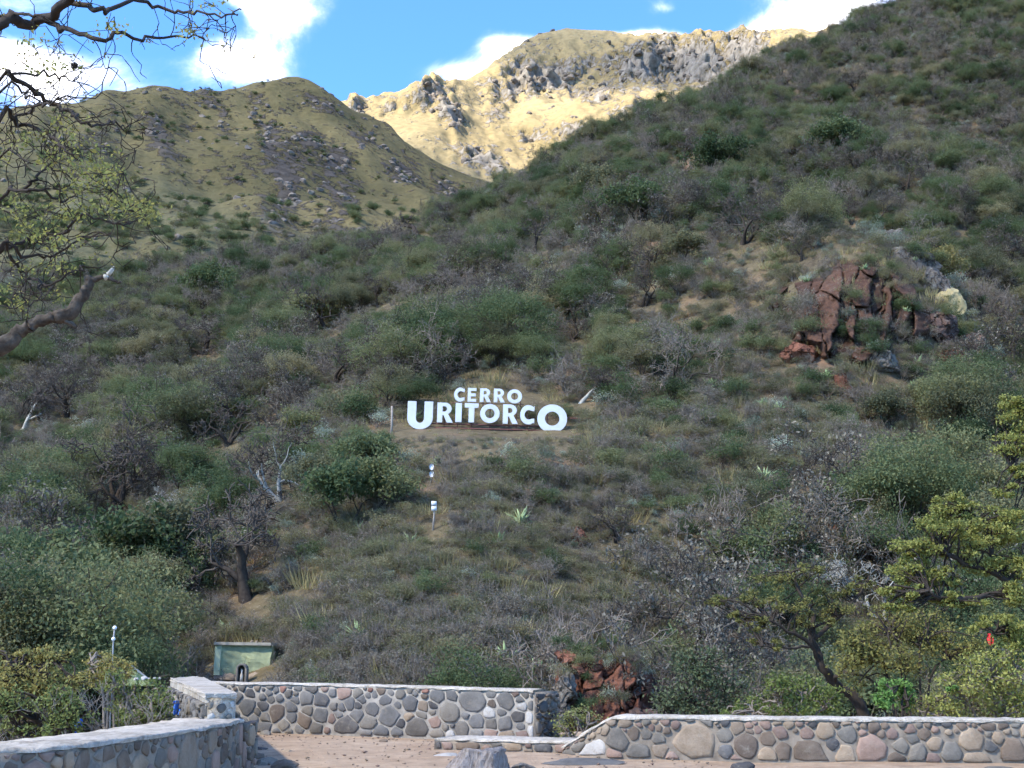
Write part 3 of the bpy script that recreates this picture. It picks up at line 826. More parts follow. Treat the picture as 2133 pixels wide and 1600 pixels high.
# the big weathered stump at the bottom edge
def stump():
    p = at_z(992, 1632, 0); rng = np.random.default_rng(6)
    n, k = 40, 26
    th = np.linspace(0, 2 * math.pi, n, endpoint=False); Z = np.linspace(-.1, .60, k)
    V = []
    for z in Z:
        f = np.clip(z / .6, 0, 1)
        r = .42 - .13 * f ** .6
        rr = r * (1 + .16 * np.sin(5 * th + 1 + 1.2 * f) * (1 - .2 * f) + .10 * np.sin(11 * th + 2.3 * f * 2) + .07 * np.sin(23 * th + z * 6)) + .05 * fbm(th * 3, np.full(n, z * 6), 3, 4)
        V.append(np.stack([rr * np.cos(th) * np.where(np.cos(th) < 0, 1 + .75 * (1 - f) ** 1.3, 1) + .10 * f, rr * np.sin(th) * .8, np.full(n, z) + (.035 * np.sin(th * 2 + 1) + .018 * np.sin(7 * th)) * f], -1))
    V = np.concatenate(V + [np.array([[.10, 0, .60]])])
    i = (np.arange(k - 1)[:, None] * n + np.arange(n)[None]).ravel(); j = (np.arange(k - 1)[:, None] * n + (np.arange(n)[None] + 1) % n).ravel()
    Q = np.stack([i, j, j + n, i + n], -1); e = (k - 1) * n
    T = np.stack([e + np.arange(n), e + (np.arange(n) + 1) % n, np.full(n, k * n)], -1)
    o = link('tree_stump', mesh_np('tree_stump', V, [T, Q], ['stump'], True), None, p, (0, 0, .3), (.92, .9, .70))
    tag(o, 'weathered grey tree stump with deep cracks at the bottom edge', 'stump')
def stump_mat():
    m, t = new_mat('weathered_grey_wood')
    tcn = ocoord(t); mpg = t.new('ShaderNodeMapping'); mpg.inputs['Scale'].default_value = (9, 9, 1.6); t.link(tcn, mpg.inputs[0])
    n = t.noise(mpg.outputs[0], 1.6, 7, .65, .6); n2 = t.noise(tcn, 14, 5, .6)
    c = t.ramp(t.math('ADD', t.math('MULTIPLY', n, .75), t.math('MULTIPLY', n2, .25)), [(.33, (.10, .08, .07)), (.47, (.27, .24, .22)), (.7, (.42, .385, .36))])
    finish(t, c, .95, n, 1.0, .08)
    return m
M['stump'] = stump_mat()
stump()
rock('boulder', 'grey speckled boulder beside the weathered stump', at_z(1085, 1612, 0), (.30, .3, .17), 31, 'rock_grey', .3)
rock('flat_rock', 'long flat greenish rock lying on the earth before the ledge', at_z(1215, 1590, 0), (.72, .34, .075), 33, 'st_blue', -.12)
rock('flat_rock', 'white slab lying at the near end of the ledge', at_z(925, 1575, 0), (.22, .16, .06), 35, 'st_white', .1)
rock('boulder', 'striped dark boulder at the foot of the right wall', at_z(1545, 1603, 0), (.24, .2, .13), 39, 'st_dark', .2)
rock('flat_rock', 'pale flat stone near the bottom right corner', at_z(1995, 1606, 0), (.24, .2, .05), 40, 'st_tan', .2)
rock('flat_rock', 'long pale stone by the right wall at the frame edge', at_z(2080, 1604, 0), (.28, .18, .05), 43, 'st_grey', .1)
for i, (px, py, s, m_, lb) in enumerate([(520, 1580, .24, 'st_brown', 'brown rock lying beside the end of the low wall'), (560, 1592, .18, 'st_grey', 'grey angular rock on the earth near the low wall'), (545, 1562, .13, 'st_dark', 'small dark rock below the end of the low wall'),
        (590, 1597, .2, 'st_brown', 'flat brown rock at the bottom edge of the earth'), (600, 1568, .1, 'st_tan', 'small tan rock in the middle of the earth'), (552, 1531, .16, 'st_grey', 'small grey slab at the foot of the grey wall'), (800, 1545, .08, 'st_brown', 'little brown rock near the grey wall base')]):
    rock('loose_rock', lb, at_z(px, py, .0), (s * 1.3, s, s * .55), 60 + i, m_, i)
# gravel scattered on the terrace
def gravel():
    rng = np.random.default_rng(77); mb = MB()
    base = np.array([[1, 0, 0], [-1, 0, 0], [0, 1, 0], [0, -1, 0], [0, 0, 1], [0, 0, -1]], float)
    F8 = [[0, 2, 4], [2, 1, 4], [1, 3, 4], [3, 0, 4], [2, 0, 5], [1, 2, 5], [3, 1, 5], [0, 3, 5]]
    for _ in range(1100):
        y = rng.uniform(15, 27.3); x = rng.uniform(-6.5, 3.0)
        s = rng.uniform(.008, .03) * (1 if rng.random() < .93 else 1.8)
        V = base * s * rng.uniform(.6, 1.3, (6, 3)) * np.array([1.2, 1, .6])
        mb.add(V + np.array([x, y, .012]), T=F8, m=int(rng.integers(0, 3)))
    o = part('gravel', mb, ['st_tan', 'st_pink', 'st_tan'], None)
    tag(o, 'loose gravel strewn over the bare earth', 'gravel', kind='stuff')
gravel()

# ---------------------------------------------------------------- red rock exposures
def outcrop(name, label, spec, seed, push=0.0, grow=1.15):
    """spec: (px, py, half width px, half height px, depth factor, material)"""
    ps = [hit(a[0], a[1]) for a in spec]
    root = empty(name, np.mean(ps, 0)); tag(root, label, 'rock')
    for i, ((px, py, hw, hh, df, mt), p) in enumerate(zip(spec, ps)):
        k = np.linalg.norm(p - EYE) / FPX
        sz = (hw * k * grow, max(hw, hh) * k * df * grow * .9, hh * k * grow)
        rock('rock_face', None, p - np.mean(ps, 0) + np.array([0, -push + sz[1] * .25, 0]), sz, seed + i, mt, random.Random(seed + i).uniform(-.4, .4), root, 4, 16, .16, fine=.10)
    return root
outcrop('rock_outcrop', 'red-brown rock bluff jutting from the right of the hillside above the scrub',
        [(1905, 560, 44, 40, .9, 'rock_grey'), (1938, 600, 30, 44, .8, 'rock_grey'), (1968, 645, 24, 38, .8, 'rock_lichen'), (1955, 700, 40, 28, .8, 'rock_brown'),
         (2005, 735, 38, 30, .8, 'rock_brown'), (1985, 765, 44, 24, .8, 'rock_red'), (1870, 505, 40, 26, .8, 'rock_grey'), (1660, 745, 36, 24, .7, 'rock_red'), (1830, 760, 40, 22, .8, 'rock_grey')], 300, .6, 1.2)
outcrop('rock_outcrop', 'orange scree and slabs at the right edge above the yellow-green branches', [(2060, 825, 42, 34, .7, 'rock_red'), (2085, 795, 40, 20, .8, 'rock_grey'), (2030, 800, 26, 22, .7, 'rock_brown')], 330, .3)
outcrop('rock_outcrop', 'small reddish crag low on the slope left of the bluff', [(1500, 765, 34, 24, .8, 'rock_brown'), (1540, 745, 30, 18, .8, 'rock_grey'), (1755, 810, 22, 24, .8, 'rock_red')], 340, .2)
outcrop('rock_outcrop', 'brown rocks poking out below the ramped slope at right', [(1640, 870, 34, 22, .8, 'rock_brown'), (1610, 855, 22, 16, .8, 'rock_brown')], 345, .2)
outcrop('rock_outcrop', 'dark red rock patch half way up the lower slope', [(1205, 1130, 20, 24, .8, 'rock_red'), (1200, 1165, 16, 14, .8, 'rock_red')], 350, .2)
outcrop('rock_outcrop', 'reddish rock patch behind the yellow-green trees', [(1745, 1110, 22, 26, .8, 'rock_red'), (1800, 1160, 26, 22, .8, 'rock_brown'), (1870, 1110, 18, 16, .8, 'rock_red')], 355, .2)
def cliff_sheet(parent, name, x0, x1, y0, y1, depth_fn, seed, amp, ncell, mat, nu=150, nv=110, bulge=1.6, cu=.5, cv=.5, colm=1.7):
    """a fractured rock face: upright blocks, each with its own set-back and tilt, dying back into the slope at the rim"""
    rng = np.random.default_rng(seed)
    u, v = np.meshgrid(np.linspace(0, 1, nu), np.linspace(0, 1, nv))
    asp = (x1 - x0) / (y1 - y0) * colm
    S = rng.random((ncell, 2)); du = u + .025 * fbm(u * 9, v * 9, 3, seed); dv = v + .05 * fbm(u * 9 + 9, v * 9, 3, seed + 2)
    D = ((du.ravel()[:, None] - S[None, :, 0]) * asp) ** 2 + (dv.ravel()[:, None] - S[None, :, 1]) ** 2
    o = np.argsort(D, 1)[:, :2]; cid = o[:, 0].reshape(u.shape)
    e = (np.sqrt(np.take_along_axis(D, o[:, 1:2], 1)) - np.sqrt(np.take_along_axis(D, o[:, 0:1], 1))).reshape(u.shape)
    cr = np.clip(rng.normal(size=ncell), -1.1, .9); tx = rng.normal(size=ncell) * 1.6; tv = rng.normal(size=ncell) * .8 + .9
    off = amp * (.75 * cr[cid] + tx[cid] * (u - S[cid, 0]) + tv[cid] * (v - S[cid, 1])) + amp * .55 * fbm(u * 18, v * 14, 5, seed + 5, .6) - amp * .8 * (1 - smooth01(0, .022, e))
    rr_ = np.sqrt(((u - cu) / .47) ** 2 + ((v - cv) / .44) ** 2) + .40 * fbm(u * 5, v * 5, 4, seed + 7)
    rim = smooth01(0, 1, (1.0 - rr_) / .32)
    P = np.empty(u.shape + (3,))
    for i in range(nv):
        for j in range(nu):
            P[i, j] = at(x0 + (x1 - x0) * u[i, j], y0 + (y1 - y0) * v[i, j], 1.0)
    Y = depth_fn(u, v) - (bulge + off) * rim + 1.2 * (1 - rim)
    W = EYE + (P - EYE) * Y[..., None]
    W = W.reshape(-1, 3); org = W.mean(0)
    i = (np.arange(nv - 1)[:, None] * nu + np.arange(nu - 1)[None]).ravel()
    q = np.stack([i, i + nu, i + nu + 1, i + 1], -1); q = q[(rim.ravel()[q] > .01).all(1)]
    me = mesh_np(name, W - org, q, [mat], False)
    a_ = me.attributes.new('tone', 'FLOAT', 'POINT'); a_.data.foreach_set('value', np.clip(.5 + .28 * cr[cid] + .25 * fbm(u * 5, v * 5, 3, seed + 11), 0, 1).ravel().astype(np.float32))
    o_ = link(name, me, parent, Vector(org) - Vector(parent.location)); return o_
def cliff_mat(name, stops):
    m, t = new_mat(name); at_n = t.new('ShaderNodeAttribute', attribute_name='tone'); p = gpos(t)
    n = t.noise(p, 1.1, 7, .68); n2 = t.noise(p, 5.0, 5, .65)
    c = t.ramp(t.math('ADD', t.math('MULTIPLY', at_n.outputs['Fac'], .75), t.math('MULTIPLY', t.math('SUBTRACT', n, .36), .9), clamp=True), stops)
    c = t.mix(1.0, c, t.ramp(n2, [(.3, (.6, .6, .6)), (.7, (1.2, 1.18, 1.15))]), 'MULTIPLY')
    c = t.mix(t.ramp(t.noise(p, 2.3, 6, .7), [(.58, 0.0), (.68, .6)]), c, (.19, .18, .15))
    finish(t, c, .95, t.math('ADD', n, t.math('MULTIPLY', n2, .5)), .8, .25); return m
M['cliff'] = cliff_mat('fractured_red_brown_rock', [(0, (.030, .021, .016)), (.4, (.070, .040, .028)), (.7, (.110, .060, .040)), (1, (.135, .102, .078))])
M['cliff_red'] = cliff_mat('fractured_red_rock', [(0, (.05, .026, .02)), (.4, (.125, .052, .034)), (.75, (.19, .085, .055)), (1, (.22, .13, .095))])
def bluff():
    gx = np.linspace(1590, 2030, 12); gy = np.linspace(500, 800, 9)
    T = np.array([[hit(a, b)[1] for a in gx] for b in gy]); T = np.minimum(T, 112)
    def dep(u, v):
        a = u * 11; b = v * 8; i = np.clip(a.astype(int), 0, 10); j = np.clip(b.astype(int), 0, 7); fa = a - i; fb = b - j
        return (T[j, i] * (1 - fa) + T[j, i + 1] * fa) * (1 - fb) + (T[j + 1, i] * (1 - fa) + T[j + 1, i + 1] * fa) * fb
    root = [o for o in bpy.data.objects if o.name.startswith('rock_outcrop')][0]
    cliff_sheet(root, 'cliff_face', 1590, 2030, 500, 800, dep, 14, 1.2, 64, 'cliff', 190, 150, bulge=1.9, cu=.46, cv=.47, colm=2.4)
bluff()
def gorge():
    base = at(1240, 1440, 35.5)
    root = empty('red_cliff', (base[0], base[1], -1.6)); tag(root, 'broken red rock cliff seen through the gap between the walls', 'rock')
    o = np.array([base[0], base[1], -1.6])
    cliff_sheet(root, 'cliff_face', 1150, 1400, 1330, 1600, lambda u, v: 37.2 - 2.2 * v, 9, .30, 48, 'cliff_red', 130, 140, .8, .45, .5)
    for i, (px, py, Y, hw, hh, mt) in enumerate([(1185, 1372, 36.4, 22, 18, 'rock_red'), (1225, 1395, 36.0, 28, 14, 'rock_red'), (1178, 1440, 35.2, 26, 30, 'rock_grey'), (1172, 1490, 34.9, 24, 30, 'rock_grey'), (1310, 1420, 36.4, 18, 14, 'rock_brown'), (1345, 1500, 35.2, 36, 30, 'rock_brown')]):
        p = at(px, py, Y); k = Y / FPX
        rock('rock_face', None, p - o, (hw * k * 1.1, .6, hh * k * 1.1), 400 + i, mt, random.Random(i).uniform(-.5, .5), root, 4, 18, .18, fine=.12)
gorge()

# ---------------------------------------------------------------- the hillside sign
def ell(cx, cy, rx, ry, a0=0, a1=360, n=40):
    return [(cx + rx * math.cos(R(a0 + (a1 - a0) * i / n)), cy + ry * math.sin(R(a0 + (a1 - a0) * i / n))) for i in range(n + (0 if a1 - a0 == 360 else 1))]
def glyph(ch, w, h):
    s = min(.36 * w, .30 * h)
    if ch == 'O': return [ell(w / 2, h / 2, w / 2, h / 2), ell(w / 2, h / 2, w * .245, h * .25)[::-1]]
    if ch == 'C':
        o = ell(w * .56, h / 2, w * .56, h / 2, 52, 308); i = ell(w * .60, h / 2, w * .30, h * .245, 62, 298)
        return [[(w * .97, h * .96)] + o + [(w * .97, h * .04), (w * .97, h * .31)] + i[::-1] + [(w * .97, h * .69)]]
    if ch == 'E':
        a = .21 * h; m_ = .5 * h; x = .36 * w
        return [[(0, 0), (w, 0), (w, a), (x, a), (x, m_ - a / 2), (w * .92, m_ - a / 2), (w * .92, m_ + a / 2), (x, m_ + a / 2), (x, h - a), (w, h - a), (w, h), (0, h)]]
    if ch == 'I': return [[(0, 0), (w, 0), (w, h), (0, h)]]
    if ch == 'T':
        a = .23 * h; x0 = w * .30; x1 = w * .70
        return [[(x0, 0), (x1, 0), (x1, h - a), (w, h - a), (w, h), (0, h), (0, h - a), (x0, h - a)]]
    if ch == 'U':
        st = .34 * w; b = .40 * h
        o = [(w - (w / 2) * (1 - math.cos(R(t))), b - b * math.sin(R(t))) for t in np.linspace(0, 180, 21)]
        ri = w / 2 - st; bi = .17 * h
        i = [(w / 2 - ri * math.cos(R(t)), b - bi * math.sin(R(t)) * 1.05) for t in np.linspace(0, 180, 15)]
        return [[(w, h)] + o + [(0, h), (st, h)] + i + [(w - st, h)]]
    if ch == 'R':
        st = .35 * w; bt = h; bb = .40 * h; bx = .50 * w; ry = (bt - bb) / 2
        o = [(0, 0), (st, 0), (st, bb * .92), (st + .08 * w, bb * .92), (w * .66, 0), (w * 1.06, 0), (w * .74, bb * 1.06)]
        o += [(bx + (w * .96 - bx) * math.cos(R(t)), bb + ry + ry * math.sin(R(t))) for t in np.linspace(-55, 90, 14)] + [(0, h)]
        hy0 = bb + .15 * h; hy1 = h - .18 * h; c = (hy0 + hy1) / 2; r2 = (hy1 - hy0) / 2
        hole = [(st, hy0), (bx - .02 * w, hy0)] + [(bx - .02 * w + (.18 * w) * math.cos(R(t)), c + r2 * math.sin(R(t))) for t in np.linspace(-80, 80, 8)] + [(bx - .02 * w, hy1), (st, hy1)]
        return [o, hole[::-1]]
SIGN_Y = 74.0
sk = np.dot(at(1015, 880, SIGN_Y) - EYE, FWD) / FPX
def sign():
    c0 = at(1015, 882, SIGN_Y)
    g0 = float(H(c0[0], SIGN_Y + .1))
    root = link('hillside_sign', None, None, c0, (0, R(1.4), R(0))); tag(root, 'big white letters CERRO URITORCO on a rusty frame half way up the hill', 'sign')
    LET = [('C', 944, 966.5, 807.5, 837.5), ('E', 972.5, 990.5, 808, 837), ('R', 998, 1020, 808, 837), ('R', 1027, 1049, 808, 837), ('O', 1055, 1086, 808.5, 838.5),
           ('U', 848, 901, 839, 898), ('R', 910, 941, 840.5, 882.5), ('I', 948, 961, 840.5, 881), ('T', 967, 996, 840.5, 881), ('O', 999.5, 1040, 841, 881.5), ('R', 1047, 1077, 841, 882), ('C', 1083, 1113.5, 841.5, 882.5), ('O', 1119, 1181, 839, 899)]
    dg = bpy.context.evaluated_depsgraph_get
    for ch, x0, x1, y0, y1 in LET:
        cu = bpy.data.curves.new('letter', 'CURVE'); cu.dimensions = '2D'; cu.fill_mode = 'BOTH'; cu.extrude = .07
        for pts in glyph(ch, (x1 - x0) * sk, (y1 - y0) * sk):
            sp = cu.splines.new('POLY'); sp.points.add(len(pts) - 1)
            for p, q in zip(sp.points, pts): p.co = (q[0], q[1], 0, 1)
            sp.use_cyclic_u = True
        tmp = bpy.data.objects.new('letter_curve', cu); COL.objects.link(tmp)
        me = bpy.data.meshes.new_from_object(tmp.evaluated_get(dg()))
        bpy.data.objects.remove(tmp); bpy.data.curves.remove(cu)
        me.name = 'letter'; me.materials.clear(); me.materials.append(M['sign_white'])
        link('letter', me, root, ((x0 - 1015) * sk, 0, (882 - y1) * sk), (R(90), 0, 0))['label'] = 'white painted letter ' + ch
    def rail(x0, y0, x1, y1, r=.045, dy=.12, nm='rail'):
        mb = MB(); mb.tube([[(x0 - 1015) * sk, dy, (882 - y0) * sk], [(x1 - 1015) * sk, dy, (882 - y1) * sk]], r, 6); part(nm, mb, 'rust', root)
    rail(898, 884.5, 1122, 884.5); rail(905, 893, 1215, 894); rail(940, 839.3, 1090, 839.3, .025); rail(1181, 866, 1248, 866, .03)
    for x in (925, 953, 982, 1020, 1060, 1098, 1075, 1140): rail(x, 842, x, 908 if x != 1075 else 932, .032, .17, 'post')
    for x in (955, 1005, 1070, 1083): rail(x, 812, x, 845, .025, .15, 'post')
    # fence posts either side
    for (px, ty, by, mt, lb) in ((815, 846, 905, 'post_wood', 'grey wooden post standing left of the white letters'), (1248, 862, 925, 'rust', 'thin rusty post standing right of the white letters')):
        p = at(px, by, SIGN_Y - .3); p[2] = float(H(p[0], p[1])) - .2
        tp = at(px, ty, SIGN_Y - .3)
        mb = MB(); mb.tube([[0, 0, 0], [.02, 0, (tp[2] - p[2]) * .5], [0, 0, tp[2] - p[2]]], [.075, .07, .06] if mt == 'post_wood' else .05, 7)
        o = part('post', mb, mt, None, loc=p); o.name = 'fence_post'; tag(o, lb, 'post')
    p = at(1200, 873, SIGN_Y + .4)
sign()

# ---------------------------------------------------------------- tank, shrine, lamps, tent, cloths
def tank():
    b = at(505, 1398, 44.0); k = np.dot(b - EYE, FWD) / FPX
    hw = 60 * k; hh = 62 * k
    root = link('water_tank', None, None, (b[0], b[1], b[2] - .15), (0, R(.8), R(-8))); tag(root, 'square pale green rendered water tank on the slope above the wall', 'water tank')
    def sub(name, c, h, mt, amp=.02, cuts=6, seed=0):
        bm = bmesh.new(); bmesh.ops.create_cube(bm, size=2.0)
        bmesh.ops.subdivide_edges(bm, edges=bm.edges[:], cuts=cuts, use_grid_fill=True)
        for v in bm.verts: v.co = Vector((v.co.x * h[0], v.co.y * h[1], v.co.z * h[2]))
        V = np.array([v.co[:] for v in bm.verts])
        nz = fbm(V[:, 0] * 3 + 7 * seed, V[:, 2] * 3 + V[:, 1] * 3, 3, 90 + seed) * amp * 2
        for v, q in zip(bm.verts, nz): v.co *= 1; v.co.y += q; v.co.x += q * .5
        me = bpy.data.meshes.new(name); bm.to_mesh(me); bm.free(); me.materials.append(M[mt]); return link(name, me, root, c)
    sub('tank_wall', (0, hw, hh / 2), (hw * .96, hw * .98, hh / 2), 'tank_green', .035, 10, 1)
    sub('corner_pilaster', (-hw * .92, .06, hh / 2 - .01), (hw * .11, .10, hh / 2 - .01), 'tank_lit', .012, 4, 2)
    sub('corner_pilaster', (hw * .95, .10, hh / 2 - .01), (hw * .06, .10, hh / 2 - .02), 'tank_green', .03, 4, 3)
    sub('rim', (0, hw * .96, hh + .045), (hw * 1.03, hw * 1.1, .05), 'tank_rim', .01, 6, 4)
    for i, x in enumerate((.25, .42, .62)):
        rock('loose_stone', None, (x * hw, .1, hh + .12), (.07, .06, .05), 500 + i, 'st_tan', i, root, 2)
    for i, (x, s, m_) in enumerate([(-.75, .22, 'rock_grey'), (-.35, .34, 'st_tan'), (.3, .26, 'st_tan'), (.55, .36, 'st_tan'), (.85, .22, 'st_brown'), (-.05, .2, 'st_grey'), (1.0, .2, 'st_grey')]):
        p = np.array([b[0] + x * hw, b[1] - .35 - .2 * (i % 2), b[2] - .28])
        rock('foot_boulder', ['speckled boulder at the left foot of the green tank', 'broad tan boulder left of the little niche', 'tan boulder just right of the little niche', 'largest tan boulder before the green tank', 'brown boulder at the right foot of the green tank',
             'grey boulder under the little niche', 'grey boulder right of the green tank corner'][i], p, (s * 1.15, s * .8, s * .7), 510 + i, m_, i)
    # little arched niche in front
    q = at(503, 1414, 42.6); rt = empty('shrine', q); tag(rt, 'tiny arched stone shrine with a pale figure before the green tank', 'shrine')
    mb = MB(); n = 12; r = 11 * k; pts = [(r, -.15), (r, .30)] + [(r * math.cos(R(a)), .30 + r * math.sin(R(a)) * 1.1) for a in np.linspace(0, 180, n)] + [(-r, .30), (-r, -.15)]
    inn = [(x * .66, z if z < .31 else .30 + (z - .30) * .66) for x, z in pts]; m_ = len(pts)
    V = [[x, -.1, z] for x, z in pts] + [[x, -.1, z] for x, z in inn] + [[x, .25, z] for x, z in pts] + [[x, .12, z] for x, z in inn]
    Q = []
    for i in range(m_ - 1): Q += [[i, i + 1, m_ + i + 1, m_ + i], [i, 2 * m_ + i, 2 * m_ + i + 1, i + 1], [m_ + i, m_ + i + 1, 3 * m_ + i + 1, 3 * m_ + i]]
    mb.add(V, Q=Q); part('arch', mb, 'st_grey', rt)
    mb = MB(); mb.add([[x, .12, z] for x, z in inn], T=[[0, i + 1, i] for i in range(1, m_ - 1)]); part('niche', mb, 'niche', rt)
    mb = MB(); mb.tube([[0, 0, -.1], [0, 0, .12], [0, 0, .2], [0, 0, .24], [0, 0, .29], [0, 0, .33]], [.065, .055, .03, .035, .035, .01], 8); part('figure', mb, 'st_white', rt, True)
    mb = MB(); mb.box((0, -.08, -.24), (.26, .24, .11)); mb.box((0, -.16, -.36), (.34, .32, .05)); part('plinth', mb, 'st_grey', rt)
tank()
def ball(mb, c, r, n=12, m=0, sq=1.0):
    V = []; Q = []; T = []
    for i in range(1, n // 2):
        for j in range(n):
            a = math.pi * i / (n // 2); b_ = 2 * math.pi * j / n
            V.append((c[0] + r * math.sin(a) * math.cos(b_), c[1] + r * math.sin(a) * math.sin(b_), c[2] + r * sq * math.cos(a)))
    k = n // 2 - 1
    for i in range(k - 1):
        for j in range(n): Q.append([i * n + j, (i + 1) * n + j, (i + 1) * n + (j + 1) % n, i * n + (j + 1) % n])
    V += [(c[0], c[1], c[2] + r * sq), (c[0], c[1], c[2] - r * sq)]
    for j in range(n): T += [[k * n, j, (j + 1) % n], [k * n + 1, (k - 1) * n + (j + 1) % n, (k - 1) * n + j]]
    mb.add(V, T=T, Q=Q, m=m)
def globe_lamp():
    p = at(237, 1420, 34.0); p[2] = float(H(p[0], p[1])) - .1; t = at(239, 1308, 34.0); m_ = at(236.3, 1331, 34.0); k = 35 / FPX
    rt = empty('globe_lamp', p); tag(rt, 'thin lamp pole with two white globes among the dark trees', 'lamp')
    mb = MB(); mb.tube([[0, 0, 0], m_ - p, t - p], .022, 6); part('pole', mb, 'metal_grey', rt)
    for q, r in ((t - p, 4.3), (m_ - p, 3.9)):
        mb = MB(); ball(mb, q, r * k, 14); part('globe', mb, 'globe', rt, True)
globe_lamp()
def marker(px, ys, base_y, Y, shape, lb, group=None):
    p = hit(px, base_y); Y = p[1]
    rt = empty('trail_marker', p - np.array([0, 0, .2])); tag(rt, lb, 'sign post')
    k = np.linalg.norm(p - EYE) / FPX
    top = at(px, ys[0] - 6, Y) - p + np.array([0, 0, .2])
    mb = MB(); mb.tube([[-.06, 0, 0], [0, 0, top[2] * .6], [0, 0, top[2]]], [.05, .045, .04], 6); part('post', mb, 'post_wood', rt)
    for yy, w_, h_, kind in shape:
        c = at(px, yy, Y) - p + np.array([0, 0, .2]); mb = MB()
        if kind == 'disc':
            n = 14; V = [[c[0] + w_ * k * .5 * math.cos(a) * (1.15 if math.cos(a) > 0 and math.sin(a) > 0 else 1), -.06 + dy, c[2] + h_ * k * .5 * math.sin(a)] for dy in (-.02, .02) for a in np.linspace(0, 2 * math.pi, n, endpoint=False)]
            mb.add(V, Q=[[i, (i + 1) % n, n + (i + 1) % n, n + i] for i in range(n)], T=[[0, i, i + 1] for i in range(1, n - 1)] + [[n, n + i + 1, n + i] for i in range(1, n - 1)])
        else:
            V = [[c[0] + sx * w_ * k * .5 + (.12 * w_ * k if (sz < 0 and sx > 0) else 0), -.06 + dy, c[2] + sz * h_ * k * .5] for dy in (-.02, .02) for sx, sz in ((-1, -1), (1, -1), (1, 1), (-1, 1))]
            mb.add(V, Q=[[0, 1, 2, 3], [7, 6, 5, 4], [0, 4, 5, 1], [1, 5, 6, 2], [2, 6, 7, 3], [3, 7, 4, 0]])
        part('board', mb, 'sign_white', rt)
marker(899, (972, 988), 1008, 62, [(973, 9.5, 13, 'disc'), (988, 9.5, 13, 'disc')], 'post with two white oval boards below the big letters')
marker(904, (1050, 1060), 1108, 57, [(1049, 10.5, 9, 'rect'), (1059.5, 10.5, 9, 'rect')], 'grey post with two white square boards on the lower slope')
def tent():
    Y = 36.0; p = at(290, 1425, Y); k = Y / FPX
    rt = empty('tent', p); tag(rt, 'lime green ridge tent with grey flysheet behind the bushes', 'tent')
    A = [at(276, 1381, Y) - p, at(312, 1408, Y) - p]; zb = -.05
    r0 = np.array([A[0][0] - .1, 0, A[0][2]]); r1 = r0 + np.array([-.55, 1.7, 0])
    lf = np.array([r0[0] - .75, 0, zb]); lb_ = lf + [-.55, 1.7, 0]; rf = np.array([A[1][0] + .25, 0, zb]); rb = rf + [-.60, 1.7, 0]
    mb = MB(); mb.add([r0, lf, rf], T=[[0, 1, 2]]); part('end_panel', mb, 'tent_green', rt); mb = MB(); mb.add([r1, lb_, rb], T=[[0, 2, 1]]); part('end_panel', mb, 'tent_green', rt)
    mb = MB(); off = np.array([0, -.08, .03]); mb.add([r0 + off, rf + off, rb - off + [0, 0, .06], r1 - off + [0, 0, .06]], Q=[[0, 1, 2, 3]]); mb.add([r0 + off + [0, .0, -.08], rf + off + [-.08, 0, .02], rf + off, r0 + off], Q=[[0, 1, 2, 3]]); mb.add([r0 + off, r1 - off + [0, 0, .06], lb_ - off, lf + off], Q=[[0, 1, 2, 3]])
    part('flysheet', mb, 'tent_grey', rt)
tent()
for i, (px, py, s, lb) in enumerate([(283, 1415, 5, 'white stone at the left of the row before the tent'), (301, 1413, 6, 'largest white stone in the row before the tent'), (311, 1414, 3.6, 'small white stone right of the largest before the tent'), (322, 1413, 3, 'tiny white stone in the row past the tent'), (332, 1413, 3.6, 'last white stone at the right of the tent row')]):
    p = at(px, py, 33.0); k = 33 / FPX; rock('white_stone', lb, p, (s * k * 1.2, s * k, s * k * .8), 600 + i, 'st_white', i, None, 2)
def cloth(px, py, Y, w_, h_, mt, lb, seed, name='cloth'):
    p = at(px, py, Y); k = Y / FPX; rng = np.random.default_rng(seed)
    nu, nv = 9, 11; V = []
    for dy in (0, .012):
        for j in range(nv):
            for i in range(nu):
                u = i / (nu - 1) - .5; v = j / (nv - 1) - .5
                taper = .45 + .55 * math.sin(math.pi * (j + 1.5) / (nv + 2))
                V.append([u * w_ * k * taper + .15 * v * w_ * k, .06 * math.sin(u * 9 + v * 4) + dy, -v * h_ * k - .04 * u * u])
    V = np.array(V); n0 = nu * nv; Q = []
    for j in range(nv - 1):
        for i in range(nu - 1):
            a = j * nu + i; Q += [[a, a + nu, a + nu + 1, a + 1], [n0 + a, n0 + a + 1, n0 + a + nu + 1, n0 + a + nu]]
    mb = MB(); mb.add(V, Q=Q); o = part(name, mb, mt, None, True, loc=p); tag(o, lb, 'cloth')
cloth(2063, 1332, 27.5, 9, 24, 'cloth_red', 'small red cloth hanging among the yellow-green branches', 1, 'red_cloth')
cloth(368, 1474, 21.0, 18, 28, 'cloth_blue', 'blue cloth against the pebbled wall face', 2, 'blue_cloth')
cloth(163, 1512, 16.5, 22, 28, 'cloth_blue', 'blue cloth half hidden in the bushes behind the low wall', 3, 'blue_cloth')
